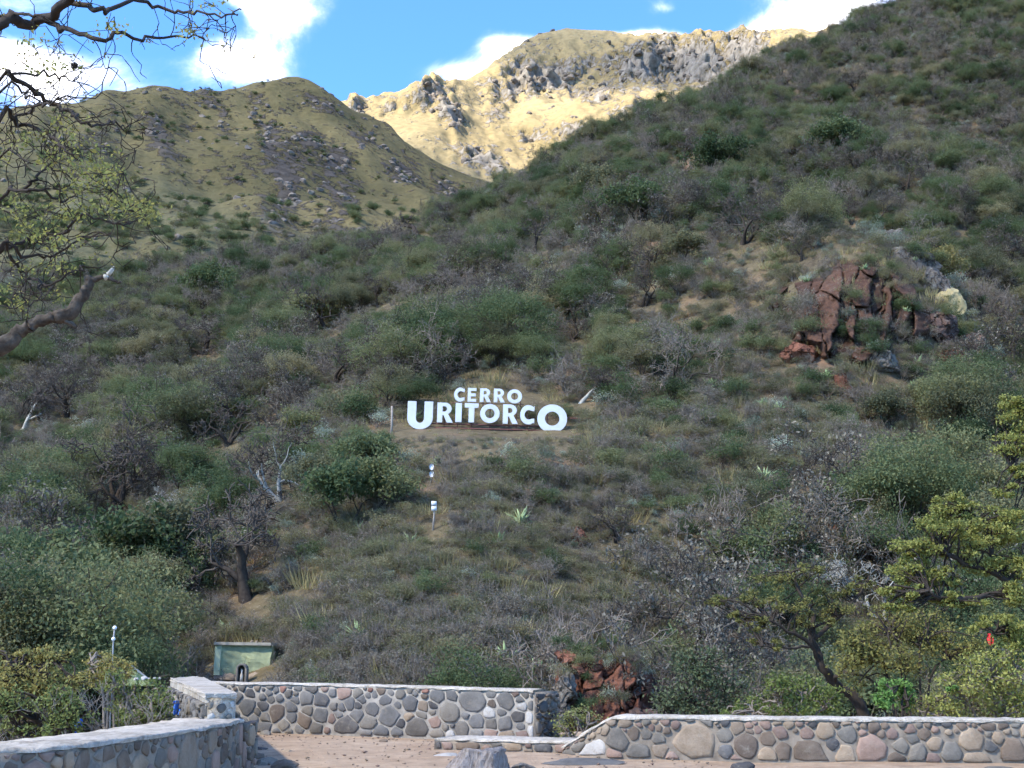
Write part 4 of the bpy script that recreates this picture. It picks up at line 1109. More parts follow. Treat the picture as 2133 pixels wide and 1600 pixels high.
# ---------------------------------------------------------------- plant prototypes
def leaf_cloud(mb, C, rad, per, size, rng, m=0, up=.9, flat=.7, aspect=.55):
    """C clump centres; per leaves each: small diamond-shaped leaf sprays"""
    n = len(C) * per
    c = np.repeat(C, per, 0) + rng.normal(size=(n, 3)) * np.repeat(np.broadcast_to(rad, (len(C),)), per)[:, None] * np.array([1, 1, flat]) * .55
    a = rng.normal(size=(n, 3)); a /= np.linalg.norm(a, axis=1, keepdims=True)
    nrm = rng.normal(size=(n, 3)); nrm[:, 2] = np.abs(nrm[:, 2]) + up
    b = np.cross(nrm, a); b /= np.linalg.norm(b, axis=1, keepdims=True) + 1e-9
    s = size * rng.uniform(.55, 1.35, n)[:, None]
    V = np.stack([c - a * s, c + b * s * aspect, c + a * s, c - b * s * aspect + nrm * s * .05], 1).reshape(-1, 3)
    i = np.arange(n)[:, None] * 4
    mb.add(V, Q=i + np.array([[0, 1, 2, 3]]), m=m)
def branchy(rng, p, d, L, r, depth, out, wob=.25, spread=.75, kids=(2, 4), grav=.0, k=5, shrink=.68, tip=.35):
    """recursive limb; appends (points, radii, depth)"""
    pts = [p]; dd = d / np.linalg.norm(d); q = p
    for i in range(k):
        dd = dd + rng.normal(size=3) * wob; dd[2] += grav; dd /= np.linalg.norm(dd)
        q = q + dd * L / k; pts.append(q)
    rad = np.linspace(r, r * tip, k + 1)
    out.append((np.array(pts), rad, depth))
    if depth <= 0: return
    n = rng.integers(kids[0], kids[1] + 1)
    for j in range(n):
        f = rng.uniform(.35, 1.0) if j else 1.0
        i = min(k, max(1, int(round(f * k))))
        side = rng.normal(size=3); side -= dd * (side @ dd); side /= np.linalg.norm(side) + 1e-9
        nd = dd * (1 - spread * .5) + side * spread * rng.uniform(.6, 1.2); nd[2] += .12
        branchy(rng, pts[i], nd, L * shrink * rng.uniform(.7, 1.2), max(rad[i] * .72, .004), depth - 1, out, wob, spread, kids, grav, max(2, k - 1), shrink, tip)
def tube_batch(mb, P, Rd, n, m=0):
    """many tubes with the same number of points at once: P (b,k,3), Rd (b,k)"""
    b, k, _ = P.shape
    t = np.empty_like(P); t[:, 1:-1] = P[:, 2:] - P[:, :-2]; t[:, 0] = P[:, 1] - P[:, 0]; t[:, -1] = P[:, -1] - P[:, -2]
    t /= np.linalg.norm(t, axis=-1, keepdims=True) + 1e-9
    ref = np.where(np.abs(t[:, :1, 2:3]) < .9, np.array([.31, .17, .93]), np.array([.93, .2, .1]))
    a = np.cross(t, np.broadcast_to(ref, t.shape)); a /= np.linalg.norm(a, axis=-1, keepdims=True) + 1e-9
    c = np.cross(t, a); th = np.arange(n) * 2 * math.pi / n
    V = P[:, :, None, :] + Rd[:, :, None, None] * (np.cos(th)[None, None, :, None] * a[:, :, None, :] + np.sin(th)[None, None, :, None] * c[:, :, None, :])
    base = (np.arange(b) * k * n)[:, None, None]; i = np.arange(k - 1)[None, :, None] * n; jj = np.arange(n)[None, None, :]; j2 = (jj + 1) % n
    Q = np.stack([base + i + jj, base + i + j2, base + i + n + j2, base + i + n + jj], -1).reshape(-1, 4)
    mb.add(V.reshape(-1, 3), Q=Q, m=m)
def tubes(mb, br, m=0, thin=.012, only=None):
    G = {}
    for pts, rad, dep in br:
        if only is not None and dep not in only: continue
        G.setdefault((len(pts), 5 if rad[0] > .05 else (4 if rad[0] > .022 else 3)), []).append((pts, np.maximum(rad, thin)))
    for (k, n), L in G.items():
        tube_batch(mb, np.array([p for p, r in L]), np.array([r for p, r in L]), n, m)
def crown_points(rng, n, rx, rz, zc, hollow=.5):
    a = rng.normal(size=(n, 3)); a /= np.linalg.norm(a, axis=1, keepdims=True)
    a[:, 2] = np.where(a[:, 2] < -.35, -a[:, 2] * .5, a[:, 2])
    rr = rng.uniform(hollow, 1.0, n) ** .6
    lump = 1 + .35 * np.sin(a[:, 0] * 4 + rng.uniform(0, 6)) * np.cos(a[:, 1] * 5 + rng.uniform(0, 6))
    return a * (rr * lump)[:, None] * np.array([rx, rx, rz]) + np.array([0, 0, zc])
def proto_shrub(name, seed, leaf, twig, R_=1.0, hz=.8, clumps=26, per=22, size=.10, stems=5, tr=.028, cover=1.0):
    rng = np.random.default_rng(seed); mb = MB(); br = []
    for j in range(stems):
        a = rng.uniform(0, 6.28); branchy(rng, np.array([0, 0, -.15]), np.array([math.cos(a) * .6, math.sin(a) * .6, 1.0]), R_ * rng.uniform(.7, 1.1), tr, 2, br, .2, .7, (2, 3), 0, 4)
    tubes(mb, br, 1, .008)
    if clumps: leaf_cloud(mb, crown_points(rng, clumps, R_ * .95, hz, hz * .95, .25), R_ * .34, per, size, rng, 0)
    return mb.mesh(name, [leaf, twig])
def proto_twiggy(name, seed, twig, leaf, R_=1.2, stems=7, leaves=60, depth=3, tr=.035):
    """leafless thicket of fine grey twigs"""
    rng = np.random.default_rng(seed); mb = MB(); br = []
    for j in range(stems):
        a = rng.uniform(0, 6.28); s = rng.uniform(.35, .85)
        branchy(rng, np.array([0, 0, -.15]), np.array([math.cos(a) * s, math.sin(a) * s, 1.0]), R_ * rng.uniform(.7, 1.0), tr, depth, br, .2, .75, (3, 4), 0.02, 4, .62)
    tubes(mb, br, 1, .010)
    tips = np.array([p[-1] for p, r, d in br if d <= 1])
    if leaves and len(tips):
        leaf_cloud(mb, tips[rng.integers(0, len(tips), leaves * 2)], R_ * .18, 8, .04, rng, 0)
    return mb.mesh(name, [leaf, twig])
def proto_tree(seed, leaf, bark, h=4.0, rx=1.9, clumps=60, per=26, size=.13, lean=0.0, trunk_r=.11, stems=2, depth=3):
    """returns trunk mesh, crown mesh"""
    rng = np.random.default_rng(seed); br = []
    for j in range(stems):
        a = rng.uniform(0, 6.28)
        branchy(rng, np.array([0, 0, -.3]), np.array([math.cos(a) * .35 + lean, math.sin(a) * .35, 1.0]), h * .55, trunk_r, depth, br, .16, .75, (2, 4), .0, 5, .66)
    mb = MB(); tubes(mb, br, 0, .012); trunk = mb.mesh('trunk', [bark])
    mb = MB()
    tips = np.array([p[-1] for p, r, d in br if d <= 1]); C = crown_points(rng, clumps, rx, h * .34, h * .64, .35)
    if len(tips): C = np.concatenate([C[: int(clumps * .7)], tips[rng.integers(0, len(tips), int(clumps * .3))]])
    leaf_cloud(mb, C, rx * .26, per, size, rng, 0)
    return trunk, mb.mesh('crown', [leaf])
def proto_bare(seed, bark, twig, h=5.0, depth=5, stems=1, trunk_r=.2, spread=.8, lean=0.0, leaf=None, wob=.22, thin=.013):
    rng = np.random.default_rng(seed); br = []
    for j in range(stems):
        a = rng.uniform(0, 6.28); s = .15 if stems == 1 else .5
        branchy(rng, np.array([0, 0, -.3]), np.array([math.cos(a) * s + lean, math.sin(a) * s, 1.0]), h * .42, trunk_r, depth, br, wob, spread, ((3, 4) if stems == 1 else (2, 4)) if depth > 4 else (3, 4), .015, 5, .70)
    mb = MB(); tubes(mb, br, 0, .012, [depth, depth - 1]); trunk = mb.mesh('trunk', [bark])
    mb = MB(); tubes(mb, br, 0, thin, list(range(0, depth - 1)))
    tips = np.array([p[-1] for p, r, d in br if d <= 1])
    mats = [twig]
    if leaf: leaf_cloud(mb, tips[rng.integers(0, len(tips), 120)], .25, 6, .07, rng, 1); mats.append(leaf)
    return trunk, mb.mesh('branches', mats)
def proto_agave(seed, mat):
    rng = np.random.default_rng(seed); mb = MB()
    for j in range(22):
        a = j * 2.4 + rng.uniform(-.2, .2); el = rng.uniform(.25, 1.3); L = rng.uniform(.45, .7); w_ = .045
        d = np.array([math.cos(a) * math.cos(el), math.sin(a) * math.cos(el), math.sin(el)]); s = np.array([-math.sin(a), math.cos(a), 0])
        p0 = np.zeros(3); p1 = d * L * .5 + np.array([0, 0, .05]); p2 = d * L + np.array([0, 0, -.06 * L])
        mb.add([p0 - s * w_ * .6, p0 + s * w_ * .6, p1 + s * w_, p1 - s * w_, p2, p1 - np.array([0, 0, .03])], Q=[[0, 1, 2, 3]], T=[[3, 2, 4], [0, 3, 5], [1, 5, 2], [3, 4, 5], [5, 4, 2]])
    return mb.mesh('agave', [mat])
def proto_grass(seed, mat, n=70, R_=.55, h=.6):
    rng = np.random.default_rng(seed); mb = MB(); V = []; 
    for j in range(n):
        a, r = rng.uniform(0, 6.28), R_ * rng.random() ** .6
        p = np.array([r * math.cos(a), r * math.sin(a), -.08]); t = rng.uniform(0, 6.28)
        s = np.array([math.cos(t), math.sin(t), 0]) * .022
        tip = p + np.array([math.cos(a) * .3 * r / R_ + rng.normal() * .12, math.sin(a) * .3 * r / R_ + rng.normal() * .12, h * rng.uniform(.5, 1.1)])
        V += [p - s, p + s, tip]
    mb.add(V, T=np.arange(3 * n).reshape(-1, 3)); return mb.mesh('grass_tussock', [mat])
M['rock_far'] = stone_mat('far_rock', (.085, .073, .062), (.25, .215, .18), 1.5)
PR = {}
PR['green'] = [proto_shrub('leafy_shrub', 100 + i, 'leaf_green', 'bark_dark', 1.0, [.8, .95, .7, .85, .75][i], [30, 24, 34, 26, 30][i], 84, .046) for i in range(5)]
PR['olive'] = [proto_shrub('olive_shrub', 120 + i, 'leaf_olive', 'twig_grey', .95, [.7, .55, .8, .62][i], [24, 18, 26, 20][i], 64, .041, 6) for i in range(4)]
PR['sage'] = [proto_shrub('sage_shrub', 140 + i, 'leaf_sage', 'twig_grey', .8, [.55, .7, .5][i], 18, 48, .045, 6) for i in range(3)]
PR['twig'] = [proto_twiggy('leafless_shrub', 160 + i, 'twig_grey', 'leaf_grey', 1.25, [6, 7, 8, 6][i], [70, 130, 40, 100][i]) for i in range(4)]
PR['tree'] = [proto_tree(200 + i, 'leaf_green' if i % 3 else 'leaf_olive', 'bark_dark', [4.0, 3.6, 4.4, 3.4, 3.9][i], [1.9, 2.1, 1.7, 1.8, 2.2][i], 66, 120, .054) for i in range(5)]
PR['bare'] = [proto_bare(220 + i, 'bark_dark', ['twig_dark', 'twig_grey'][i % 2], 4.6, 5, [1, 2, 3, 2, 1][i], [.20, .15, .12, .14, .17][i], .85, [0, .2, 0, -.2, .15][i], ['leaf_grey', None, 'leaf_grey', None, 'leaf_olive'][i]) for i in range(5)]
PR['agave'] = [proto_agave(240 + i, 'agave') for i in range(2)]
PR['grass'] = [proto_grass(250 + i, 'dry_grass') for i in range(3)]
print('proto tris', {k: [sum(len(p.vertices) - 2 for p in m.polygons) if not isinstance(m, tuple) else [len(x.polygons) for x in m] for m in v] for k, v in PR.items()})

# ---------------------------------------------------------------- scatter over the hillside
BARE = [(515, 1255, 285, 1, -.1, 0, 'gnarled bare tree with thick dark trunk above the green tank'), (235, 1075, 210, 4, 0, 0, 'many-stemmed dark bare tree low on the left slope'), (585, 1045, 170, 2, 0, 1, 'bare tree with bleached limbs left of the white boards'),
        (868, 492, 130, 1, 0, 0, 'lone dark bare tree on the skyline of the near slope'), (1118, 530, 120, 2, .1, 0, 'bare forked tree on the slope under the far summit'), (700, 800, 130, 3, .2, 0, 'fan-shaped leafless tree left of the sign letters'),
        (475, 930, 130, 3, 0, 0, 'dark twisted bare tree on the left slope'), (560, 880, 150, 1, 0, 0, 'bare tree with a crooked top left of the sign'), (48, 895, 110, 1, -.1, 1, 'pale dead trunk at the left edge of the slope'), (140, 870, 120, 2, .1, 0, 'thin bare tree at far left of the slope'),
        (1205, 840, 110, 1, .1, 1, 'bleached dead tree just right of the small letters'), (1200, 712, 90, 1, 0, 0, 'small dark-stemmed tree above the sign letters'), (1425, 335, 80, 1, 0, 0, 'dark bare tree half way up the right slope'), (1550, 510, 130, 3, -.2, 0, 'wide bare tree left of the bluff top'),
        (1775, 470, 60, 1, -.3, 0, 'black dead snag on top of the rock bluff'), (1670, 545, 70, 1, 0, 0, 'dark crooked stem at the left of the bluff'), (1840, 1290, 170, 2, .1, 1, 'white-limbed dead tree behind the leaning thorn tree'), (1775, 1250, 130, 1, -.2, 1, 'slim white dead trunk behind the leaning thorn tree'),
        (1680, 1010, 90, 1, 0, 0, 'bare pole-like trunk on the slope below the bluff'), (340, 1075, 70, 2, -.3, 1, 'small bleached dead bush on the left slope'), (790, 640, 90, 2, 0, 0, 'bare tree on the wooded middle slope'), (1660, 65, 70, 2, -.3, 0, 'leafless pinkish tree on the upper right skyline'), (1285, 1130, 120, 2, 0, 0, 'dark bare trees in the gully right of the knoll'),
        (430, 740, 110, 3, 0, 0, 'grey bare tree on the left middle slope'), (680, 690, 120, 2, .1, 0, 'dark bare tree above and left of the sign'), (1890, 400, 90, 2, 0, 0, 'bare dark trunks on the shady slope above the bluff'), (2010, 480, 90, 1, 0, 0, 'thin dark trunk on the shady slope at right'), (1340, 640, 100, 2, 0, 0, 'grey bare tree on the slope between sign and bluff')]
GRN = [(90, 1330, 190, 'leaf_green'), (30, 1290, 170, 'leaf_green'), (170, 1345, 150, 'leaf_green'), (280, 1260, 190, 'leaf_green'), (340, 1230, 170, 'leaf_olive'), (720, 1120, 170, 'leaf_green'), (775, 1090, 140, 'leaf_green'), (660, 1060, 120, 'leaf_olive'), (760, 1010, 110, 'leaf_green'),
       (1330, 470, 100, 'leaf_green'), (1500, 370, 90, 'leaf_green'), (1740, 340, 90, 'leaf_green'), (1240, 430, 90, 'leaf_olive'), (430, 640, 90, 'leaf_green'), (640, 700, 90, 'leaf_green'), (1850, 900, 80, 'leaf_olive'), (1960, 880, 90, 'leaf_green'), (1970, 600, 80, 'leaf_ochre'), (1430, 560, 80, 'leaf_olive')]
GL = ['broad dark green tree left of the globe lamp', 'tall dark green tree at the left edge of the slope foot', 'dark green tree right behind the globe lamp', 'feathery green tree left of the gnarled bare tree', 'olive tree beside the gnarled bare tree', 'dark dense tree on the left flank of the knoll', 'dense green tree below the two oval boards', 'olive tree left of the dense knoll trees', 'green tree under the left end of the sign',
      'bright green tree on the slope under the far summit', 'round green tree half way up the right slope', 'bright green tree on the shady upper right slope', 'olive tree near the skyline of the slope', 'green tree on the left wooded slope', 'green tree among bare ones above the left slope', 'olive round bush below the bluff', 'green round bush right below the bluff', 'yellowish small tree at the right shoulder of the bluff', 'olive tree left of the bluff']
rg = np.random.default_rng(2024)
def region(px, py):
    """share of low scrub (1) against tall trees (0)"""
    k = np.exp(-(((px - 1080) / 470) ** 4) - (((py - 1150) / 300) ** 4))
    k2 = np.exp(-(((px - 1700) / 330) ** 4) - (((py - 820) / 330) ** 4)) * .85
    k3 = np.exp(-(((px - 1500) / 260) ** 2) - (((py - 560) / 160) ** 2)) * .6
    k4 = np.exp(-(((px - 760) / 330) ** 4) - (((py - 1400) / 130) ** 4))
    return np.clip(np.maximum(np.maximum(k, k2), np.maximum(k3, k4)), 0, 1)
P_ = []
y = 37.0
while y < 345:
    sp = .95 + .0056 * y
    half = y * .46 + 6
    n = int(2 * half / sp)
    xs = np.linspace(-half, half, n) + rg.uniform(-.48, .48, n) * sp
    ys = y + rg.uniform(-.5, .5, n) * sp
    P_.append(np.stack([xs, ys, np.full(n, sp)], -1)); y += sp * 1.05
P_ = np.concatenate(P_)
Z = H(P_[:, 0], P_[:, 1])
X3 = np.stack([P_[:, 0], P_[:, 1], Z], -1)
px, py, dist = project(X3)
keep = (px > -90) & (px < W0 + 90) & (py > -60) & (py < 1640)
# hidden behind the crest: test the line of sight with the canopy added
hid = np.zeros(len(X3), bool)
for f in (.97, .94, .90, .85, .78):
    q = EYE + (X3 + np.array([0, 0, 3.0]) - EYE) * f
    hid |= H(q[:, 0], q[:, 1]) > q[:, 2] + .4
keep &= ~hid
X3, px, py, dist, SP = X3[keep], px[keep], py[keep], dist[keep], P_[keep, 2]
low = region(px, py)
n_a = fbm(X3[:, 0] / 14, X3[:, 1] / 14, 3, 201); n_b = fbm(X3[:, 0] / 9 + 40, X3[:, 1] / 9, 3, 207); u = rg.random(len(X3)); u2 = rg.random(len(X3))
CLEAR = [(1010, 904, 190, 13), (810, 895, 70, 24), (650, 1235, 46, 34), (540, 1290, 60, 22), (900, 1010, 26, 40), (904, 1095, 24, 44), (505, 1405, 105, 75), (1010, 845, 175, 34), (1000, 792, 90, 18), (2060, 825, 30, 22), (1250, 1430, 90, 80), (330, 1400, 80, 60), (1205, 1140, 16, 26), (1740, 1110, 18, 22), (1680, 640, 60, 60), (1790, 640, 70, 60)]
LOWER = [(a, b_ + hp * .10, hp * .38, hp * .26) for (a, b_, hp, *_r) in BARE] + [(505, 1420, 230, 90), (900, 1050, 40, 60), (905, 1130, 40, 50), (500, 1310, 120, 60)]
lower = np.zeros(len(X3), bool)
for (a, b, c, d) in LOWER: lower |= (((px - a) / c) ** 2 + ((py - b) / d) ** 2) < 1
clear = np.zeros(len(X3), bool)
for (a, b, c, d) in CLEAR: clear |= (((px - a) / c) ** 2 + ((py - b) / d) ** 2) < 1
tanklike = (px > 420) & (px < 590) & (py > 1330)
kind = np.full(len(X3), 'none', object)
for i in range(len(X3)):
    if clear[i]:
        kind[i] = 'grass' if (u[i] < .55 and not (1150 < px[i] < 1350 and py[i] > 1350)) else ('sage' if (u[i] < .64 and not (800 < px[i] < 1230 and 870 < py[i] < 975)) else 'none'); continue
    if low[i] > .45 or lower[i]:
        t = u[i] + .25 * n_a[i]
        if px[i] > 1330 and 400 < py[i] < 820: t += .10
        kind[i] = 'olive' if t < .50 else ('twig' if t < .59 else ('green' if t < .72 else ('sage' if t < .82 else ('agave' if t < .90 else 'grass'))))
    else:
        t = u[i] + .55 * n_a[i]
        kind[i] = 'tree' if t < .27 else ('green' if t < .45 else ('twig' if t < .64 else ('bare' if t < (.81 if px[i] < 1100 else .76) else ('olive' if t < .93 else 'sage'))))
scl = np.where(lower, .42 + .3 * u2, np.where(low > .45, .62 + .5 * u2, .75 + 1.05 * u2 ** 1.3)) * (0.8 + SP * .16)
for i in range(len(X3)):
    if dist[i] < 58 and low[i] > .45: scl[i] *= .72
    if kind[i] == 'tree': scl[i] = .62 + .75 * u2[i] ** 1.4
    elif kind[i] == 'bare': scl[i] = .85 + .6 * u2[i]
    elif kind[i] == 'agave': scl[i] = .9 + .9 * u2[i]
    elif kind[i] == 'grass': scl[i] = (.8 + .9 * u2[i]) * (.6 if 800 < px[i] < 1230 and 860 < py[i] < 975 else 1)
    elif kind[i] == 'sage': scl[i] *= .85
    elif kind[i] == 'twig': scl[i] *= .95
# keep sight lines to the man-made things and the trunks of the big bare trees
PROT = [(438, 572, 1325, 1402, 44.2), (222, 252, 1296, 1352, 34.2), (272, 338, 1372, 1420, 36.2), (842, 1186, 803, 905, 74.2), (485, 525, 1385, 1430, 42.8)]
PROT += [(886, 912, 962, 1002, hit(899, 1008)[1]), (892, 917, 1040, 1104, hit(904, 1108)[1])]
for (a, b_, hp, *_r) in BARE: PROT.append((a - hp * .10, a + hp * .10, b_ - hp * .45, b_ - hp * .06, hit(a, b_)[1] - .2))
def blocks(P, hw, ht):
    """True where a plant at P with half width hw and height ht would stand before one of those"""
    a, b, f = project(P); k = FPX / f
    x0, x1, y1, y0 = a - hw * k, a + hw * k, b, b - ht * k
    bad = np.zeros(len(P), bool)
    for (X0, X1, Y0, Y1, yy) in PROT:
        bad |= (P[:, 1] < yy + .3) & (x1 > X0) & (x0 < X1) & (y1 > Y0) & (y0 < Y1)
    return bad
HT = {'tree': (2.6, 4.8), 'green': (1.05, 1.9), 'olive': (.95, 1.5), 'sage': (.8, 1.2), 'twig': (1.3, 1.9), 'bare': (1.8, 4.4), 'agave': (.6, .7), 'grass': (.5, .55), 'none': (0, 0)}
dim = np.array([HT[k] for k in kind]) * scl[:, None]
bad = blocks(X3, dim[:, 0], dim[:, 1])
for i in np.where(bad)[0]:
    kind[i] = 'olive' if u[i] < .5 else 'grass'; scl[i] = .32
dim = np.array([HT[k] for k in kind]) * scl[:, None]
bad = blocks(X3, dim[:, 0] * .7, dim[:, 1] * .85)
kind[bad] = 'grass'; scl[bad] = .28
print('plants', {k: int((kind == k).sum()) for k in set(kind)})
LBL = {'tree': ('bushy_tree', 'tree', 'round green-crowned tree'), 'green': ('leafy_shrub', 'shrub', 'dense dark green shrub'), 'olive': ('olive_shrub', 'shrub', 'dull olive shrub'), 'sage': ('sage_shrub', 'shrub', 'pale grey-green shrub'),
       'twig': ('leafless_shrub', 'shrub', 'grey leafless thicket'), 'bare': ('bare_tree', 'tree', 'bare dark-limbed tree'), 'agave': ('agave', 'agave', 'spiky green rosette plant')}
def where_phrase(x, y):
    if y > 1260: return ('at the left edge of the slope foot' if x < 150 else 'behind the globe lamp') if x < 330 else ('beside the green tank' if x < 640 else ('just behind the left half of the grey wall' if x < 860 else ('just behind the right half of the grey wall' if x < 1160 else ('above the red cliff in the gap' if x < 1400 else ('behind the leaning thorn tree' if x < 1850 else 'behind the tall thorn tree')))))
    if y > 1090: return ('at the left edge, low on the slope' if x < 200 else 'left of the gnarled bare tree') if x < 430 else ('around the gnarled bare tree' if x < 640 else ('on the left flank of the knoll' if x < 840 else ('under the post with square boards' if x < 1050 else ('on the right flank of the knoll' if x < 1300 else ('in the gully right of the knoll' if x < 1600 else 'above the leaning thorn tree')))))
    if y > 960: return ('around the many-stemmed bare tree' if x < 380 else 'around the bleached-limbed bare tree') if x < 660 else ('left of the oval boards' if x < 880 else ('between oval boards and letters' if x < 1090 else ('below the last big letter' if x < 1300 else ('on the bushy slope far below the bluff' if x < 1700 else 'beside the tall thorn tree crown'))))
    if y > 800: return ('at the left edge, level with the letters' if x < 260 else 'left of the fan-shaped leafless tree') if x < 560 else ('just left of the letter U' if x < 845 else ('right under or over the white letters' if x < 1200 else ('right of the last big letter' if x < 1420 else ('below the rock bluff' if x < 1850 else 'below the orange scree'))))
    if y > 660: return ('below the broken dead limb' if x < 300 else 'on the left middle slope') if x < 620 else ('up-slope and left of the letters' if x < 900 else ('up-slope above the letters' if x < 1250 else ('on the pale scrub left of the bluff' if x < 1600 else 'at the foot of the rock bluff')))
    if y > 520: return 'under the grassy ridge at left' if x < 420 else ('under the grassy ridge, near the gully' if x < 760 else ('below the lone skyline tree' if x < 1050 else ('on the middle slope under the summit' if x < 1400 else ('beside the rock bluff' if x < 1900 else 'in the hollow right of the bluff'))))
    if y > 330: return 'along the tree line by the lone bare tree' if x < 1050 else ('along the tree line below the sunlit grass' if x < 1320 else ('above the rock bluff' if x < 1720 else 'on the shady slope right of the bluff top'))
    return 'along the tree line below the crags' if x < 1560 else ('near the upper right skyline' if y < 160 else 'high on the shady slope at upper right')
STUFF = {}
PROTO_OBJ = {}
def place_thing(k, i, variant, rz):
    nm, cat, desc = LBL[k]
    loc = X3[i]; s = float(scl[i])
    wp = where_phrase(px[i], py[i])
    dat = PR[k][variant]
    if isinstance(dat, tuple):
        o = link(nm, None, None, loc, (0, 0, rz), s)
        link('trunk', dat[0], o); link('crown' if k == 'tree' else 'branches', dat[1], o)['kind'] = 'stuff'
    else:
        o = link(nm, dat, None, loc, (rg.normal() * .05, rg.normal() * .05, rz), s)
    m0 = float(np.mean(scl[kind == k])); sz = 'small ' if s < m0 * .85 else ('large ' if s > m0 * 1.18 else '')
    tag(o, sz + desc + ' ' + wp, cat, sz + desc + 's ' + wp)
    return o
LIMIT = {'tree': 280, 'green': 290, 'olive': 290, 'sage': 290, 'twig': 290, 'bare': 200, 'agave': 150, 'grass': 0}
for k in ('tree', 'green', 'olive', 'sage', 'twig', 'bare', 'agave', 'grass'):
    idx = np.where(kind == k)[0]
    app = scl[idx] / dist[idx]
    order = idx[np.argsort(-app)]
    nv = len(PR[k])
    for j, i in enumerate(order):
        v = int(rg.integers(0, nv)); rz = float(rg.uniform(0, 6.283))
        if j < LIMIT[k]: place_thing(k, i, v, rz)
        else: STUFF.setdefault((k, v), []).append((X3[i], rz, float(scl[i])))
# everything beyond the nearest few hundred of each kind: one mass of scrub per kind
def scatter_stuff(name, label, meshes, items, cat):
    """items: list of (variant, loc, rz, s); one object whose points carry plant meshes"""
    V = np.array([it[1] for it in items], np.float32)
    me = bpy.data.meshes.new(name); me.vertices.add(len(V)); me.vertices.foreach_set('co', V.ravel())
    for an, ix in (('rz', 2), ('s', 3), ('var', 0)):
        a = me.attributes.new(an, 'FLOAT', 'POINT'); a.data.foreach_set('value', np.array([it[ix] for it in items], np.float32))
    o = link(name, me); tag(o, label, cat, kind='stuff')
    coll = bpy.data.collections.new(name + '_plants')
    for j, ms in enumerate(meshes):
        for q, m_ in enumerate(ms if isinstance(ms, tuple) else (ms,)):
            pass
    ng = bpy.data.node_groups.new(name + '_nodes', 'GeometryNodeTree')
    ng.interface.new_socket('Geometry', in_out='INPUT', socket_type='NodeSocketGeometry')
    ng.interface.new_socket('Geometry', in_out='OUTPUT', socket_type='NodeSocketGeometry')
    N = ng.nodes; Lk = ng.links
    gi = N.new('NodeGroupInput'); go = N.new('NodeGroupOutput'); jn = N.new('GeometryNodeJoinGeometry')
    def att(nm):
        a = N.new('GeometryNodeInputNamedAttribute'); a.data_type = 'FLOAT'; a.inputs['Name'].default_value = nm; return a.outputs['Attribute']
    cx = N.new('ShaderNodeCombineXYZ'); Lk.new(att('rz'), cx.inputs[2])
    e2r = N.new('FunctionNodeEulerToRotation'); Lk.new(cx.outputs[0], e2r.inputs[0])
    for j, ms in enumerate(meshes):
        cmp = N.new('FunctionNodeCompare'); cmp.data_type = 'FLOAT'; cmp.operation = 'EQUAL'
        Lk.new(att('var'), cmp.inputs[0]); cmp.inputs[1].default_value = float(j); cmp.inputs['Epsilon'].default_value = .1
        for m_ in (ms if isinstance(ms, tuple) else (ms,)):
            po = bpy.data.objects.new('plant_source', m_); coll.objects.link(po)
            oi = N.new('GeometryNodeObjectInfo'); oi.inputs['Object'].default_value = po; oi.inputs['As Instance'].default_value = True
            ip = N.new('GeometryNodeInstanceOnPoints')
            Lk.new(gi.outputs[0], ip.inputs['Points']); Lk.new(cmp.outputs[0], ip.inputs['Selection']); Lk.new(oi.outputs['Geometry'], ip.inputs['Instance'])
            Lk.new(e2r.outputs[0], ip.inputs['Rotation']); Lk.new(att('s'), ip.inputs['Scale']); Lk.new(ip.outputs[0], jn.inputs[0])
    Lk.new(jn.outputs[0], go.inputs[0])
    md = o.modifiers.new('scatter', 'NODES'); md.node_group = ng
    return o
NAMES = {'tree': ('distant_woodland', 'mass of green trees covering the upper hillside', 'woodland'), 'green': ('shrub_cover', 'mass of green shrubs covering the hillside', 'scrub'), 'olive': ('olive_scrub_cover', 'mass of low olive scrub covering the knoll', 'scrub'),
         'sage': ('sage_scrub_cover', 'mass of pale grey-green scrub on the hillside', 'scrub'), 'twig': ('leafless_scrub_cover', 'mass of grey leafless scrub on the hillside', 'scrub'), 'bare': ('bare_woodland', 'mass of bare grey trees on the upper hillside', 'woodland'),
         'agave': ('rosette_plant_cover', 'spiky rosette plants dotted over the slope', 'ground cover'), 'grass': ('grass', 'dry yellow grass tussocks on the open ground', 'grass')}
for k, (nm, lb, cat) in NAMES.items():
    items = [(v, a, b, c) for (kk, v), L in STUFF.items() if kk == k for (a, b, c) in L]
    if items: scatter_stuff(nm, lb, PR[k], items, cat)
# low undergrowth that fills the gaps
def undergrowth():
    n = 21000; items = []
    Y = 38 + 270 * rg.random(n) ** 1.7; X = rg.uniform(-.46, .46, n) * Y
    Zz = H(X, Y); a, b, d_ = project(np.stack([X, Y, Zz], -1))
    bad = np.zeros(n, bool)
    for (cx, cy_, c, d) in CLEAR: bad |= (((a - cx) / (c * .9)) ** 2 + ((b - cy_) / (d * .9)) ** 2) < 1
    nz = fbm(X / 7, Y / 7, 3, 303)
    v = np.where(nz + rg.normal(size=n) * .25 < .10, 0, np.where(nz + rg.normal(size=n) * .25 < .12, 1, np.where(rg.random(n) < .5, 2, 3)))
    s_ = rg.uniform(.28, .6, n) * (1 + Y / 300) * np.where((b > 880) & (b < 985) & (a > 780) & (a < 1240), .45, 1)
    bad |= blocks(np.stack([X, Y, Zz], -1), s_ * .9, s_ * 1.4)
    for i in np.where(~bad & (a > -60) & (a < W0 + 60) & (b > -40))[0]:
        items.append((int(v[i]), np.array([X[i], Y[i], Zz[i] - .05]), float(rg.uniform(0, 6.28)), float(s_[i])))
    scatter_stuff('undergrowth', 'tangled low undergrowth between the shrubs', [PR['olive'][1], PR['twig'][0], PR['sage'][2], PR['grass'][0]], items, 'undergrowth')
undergrowth()
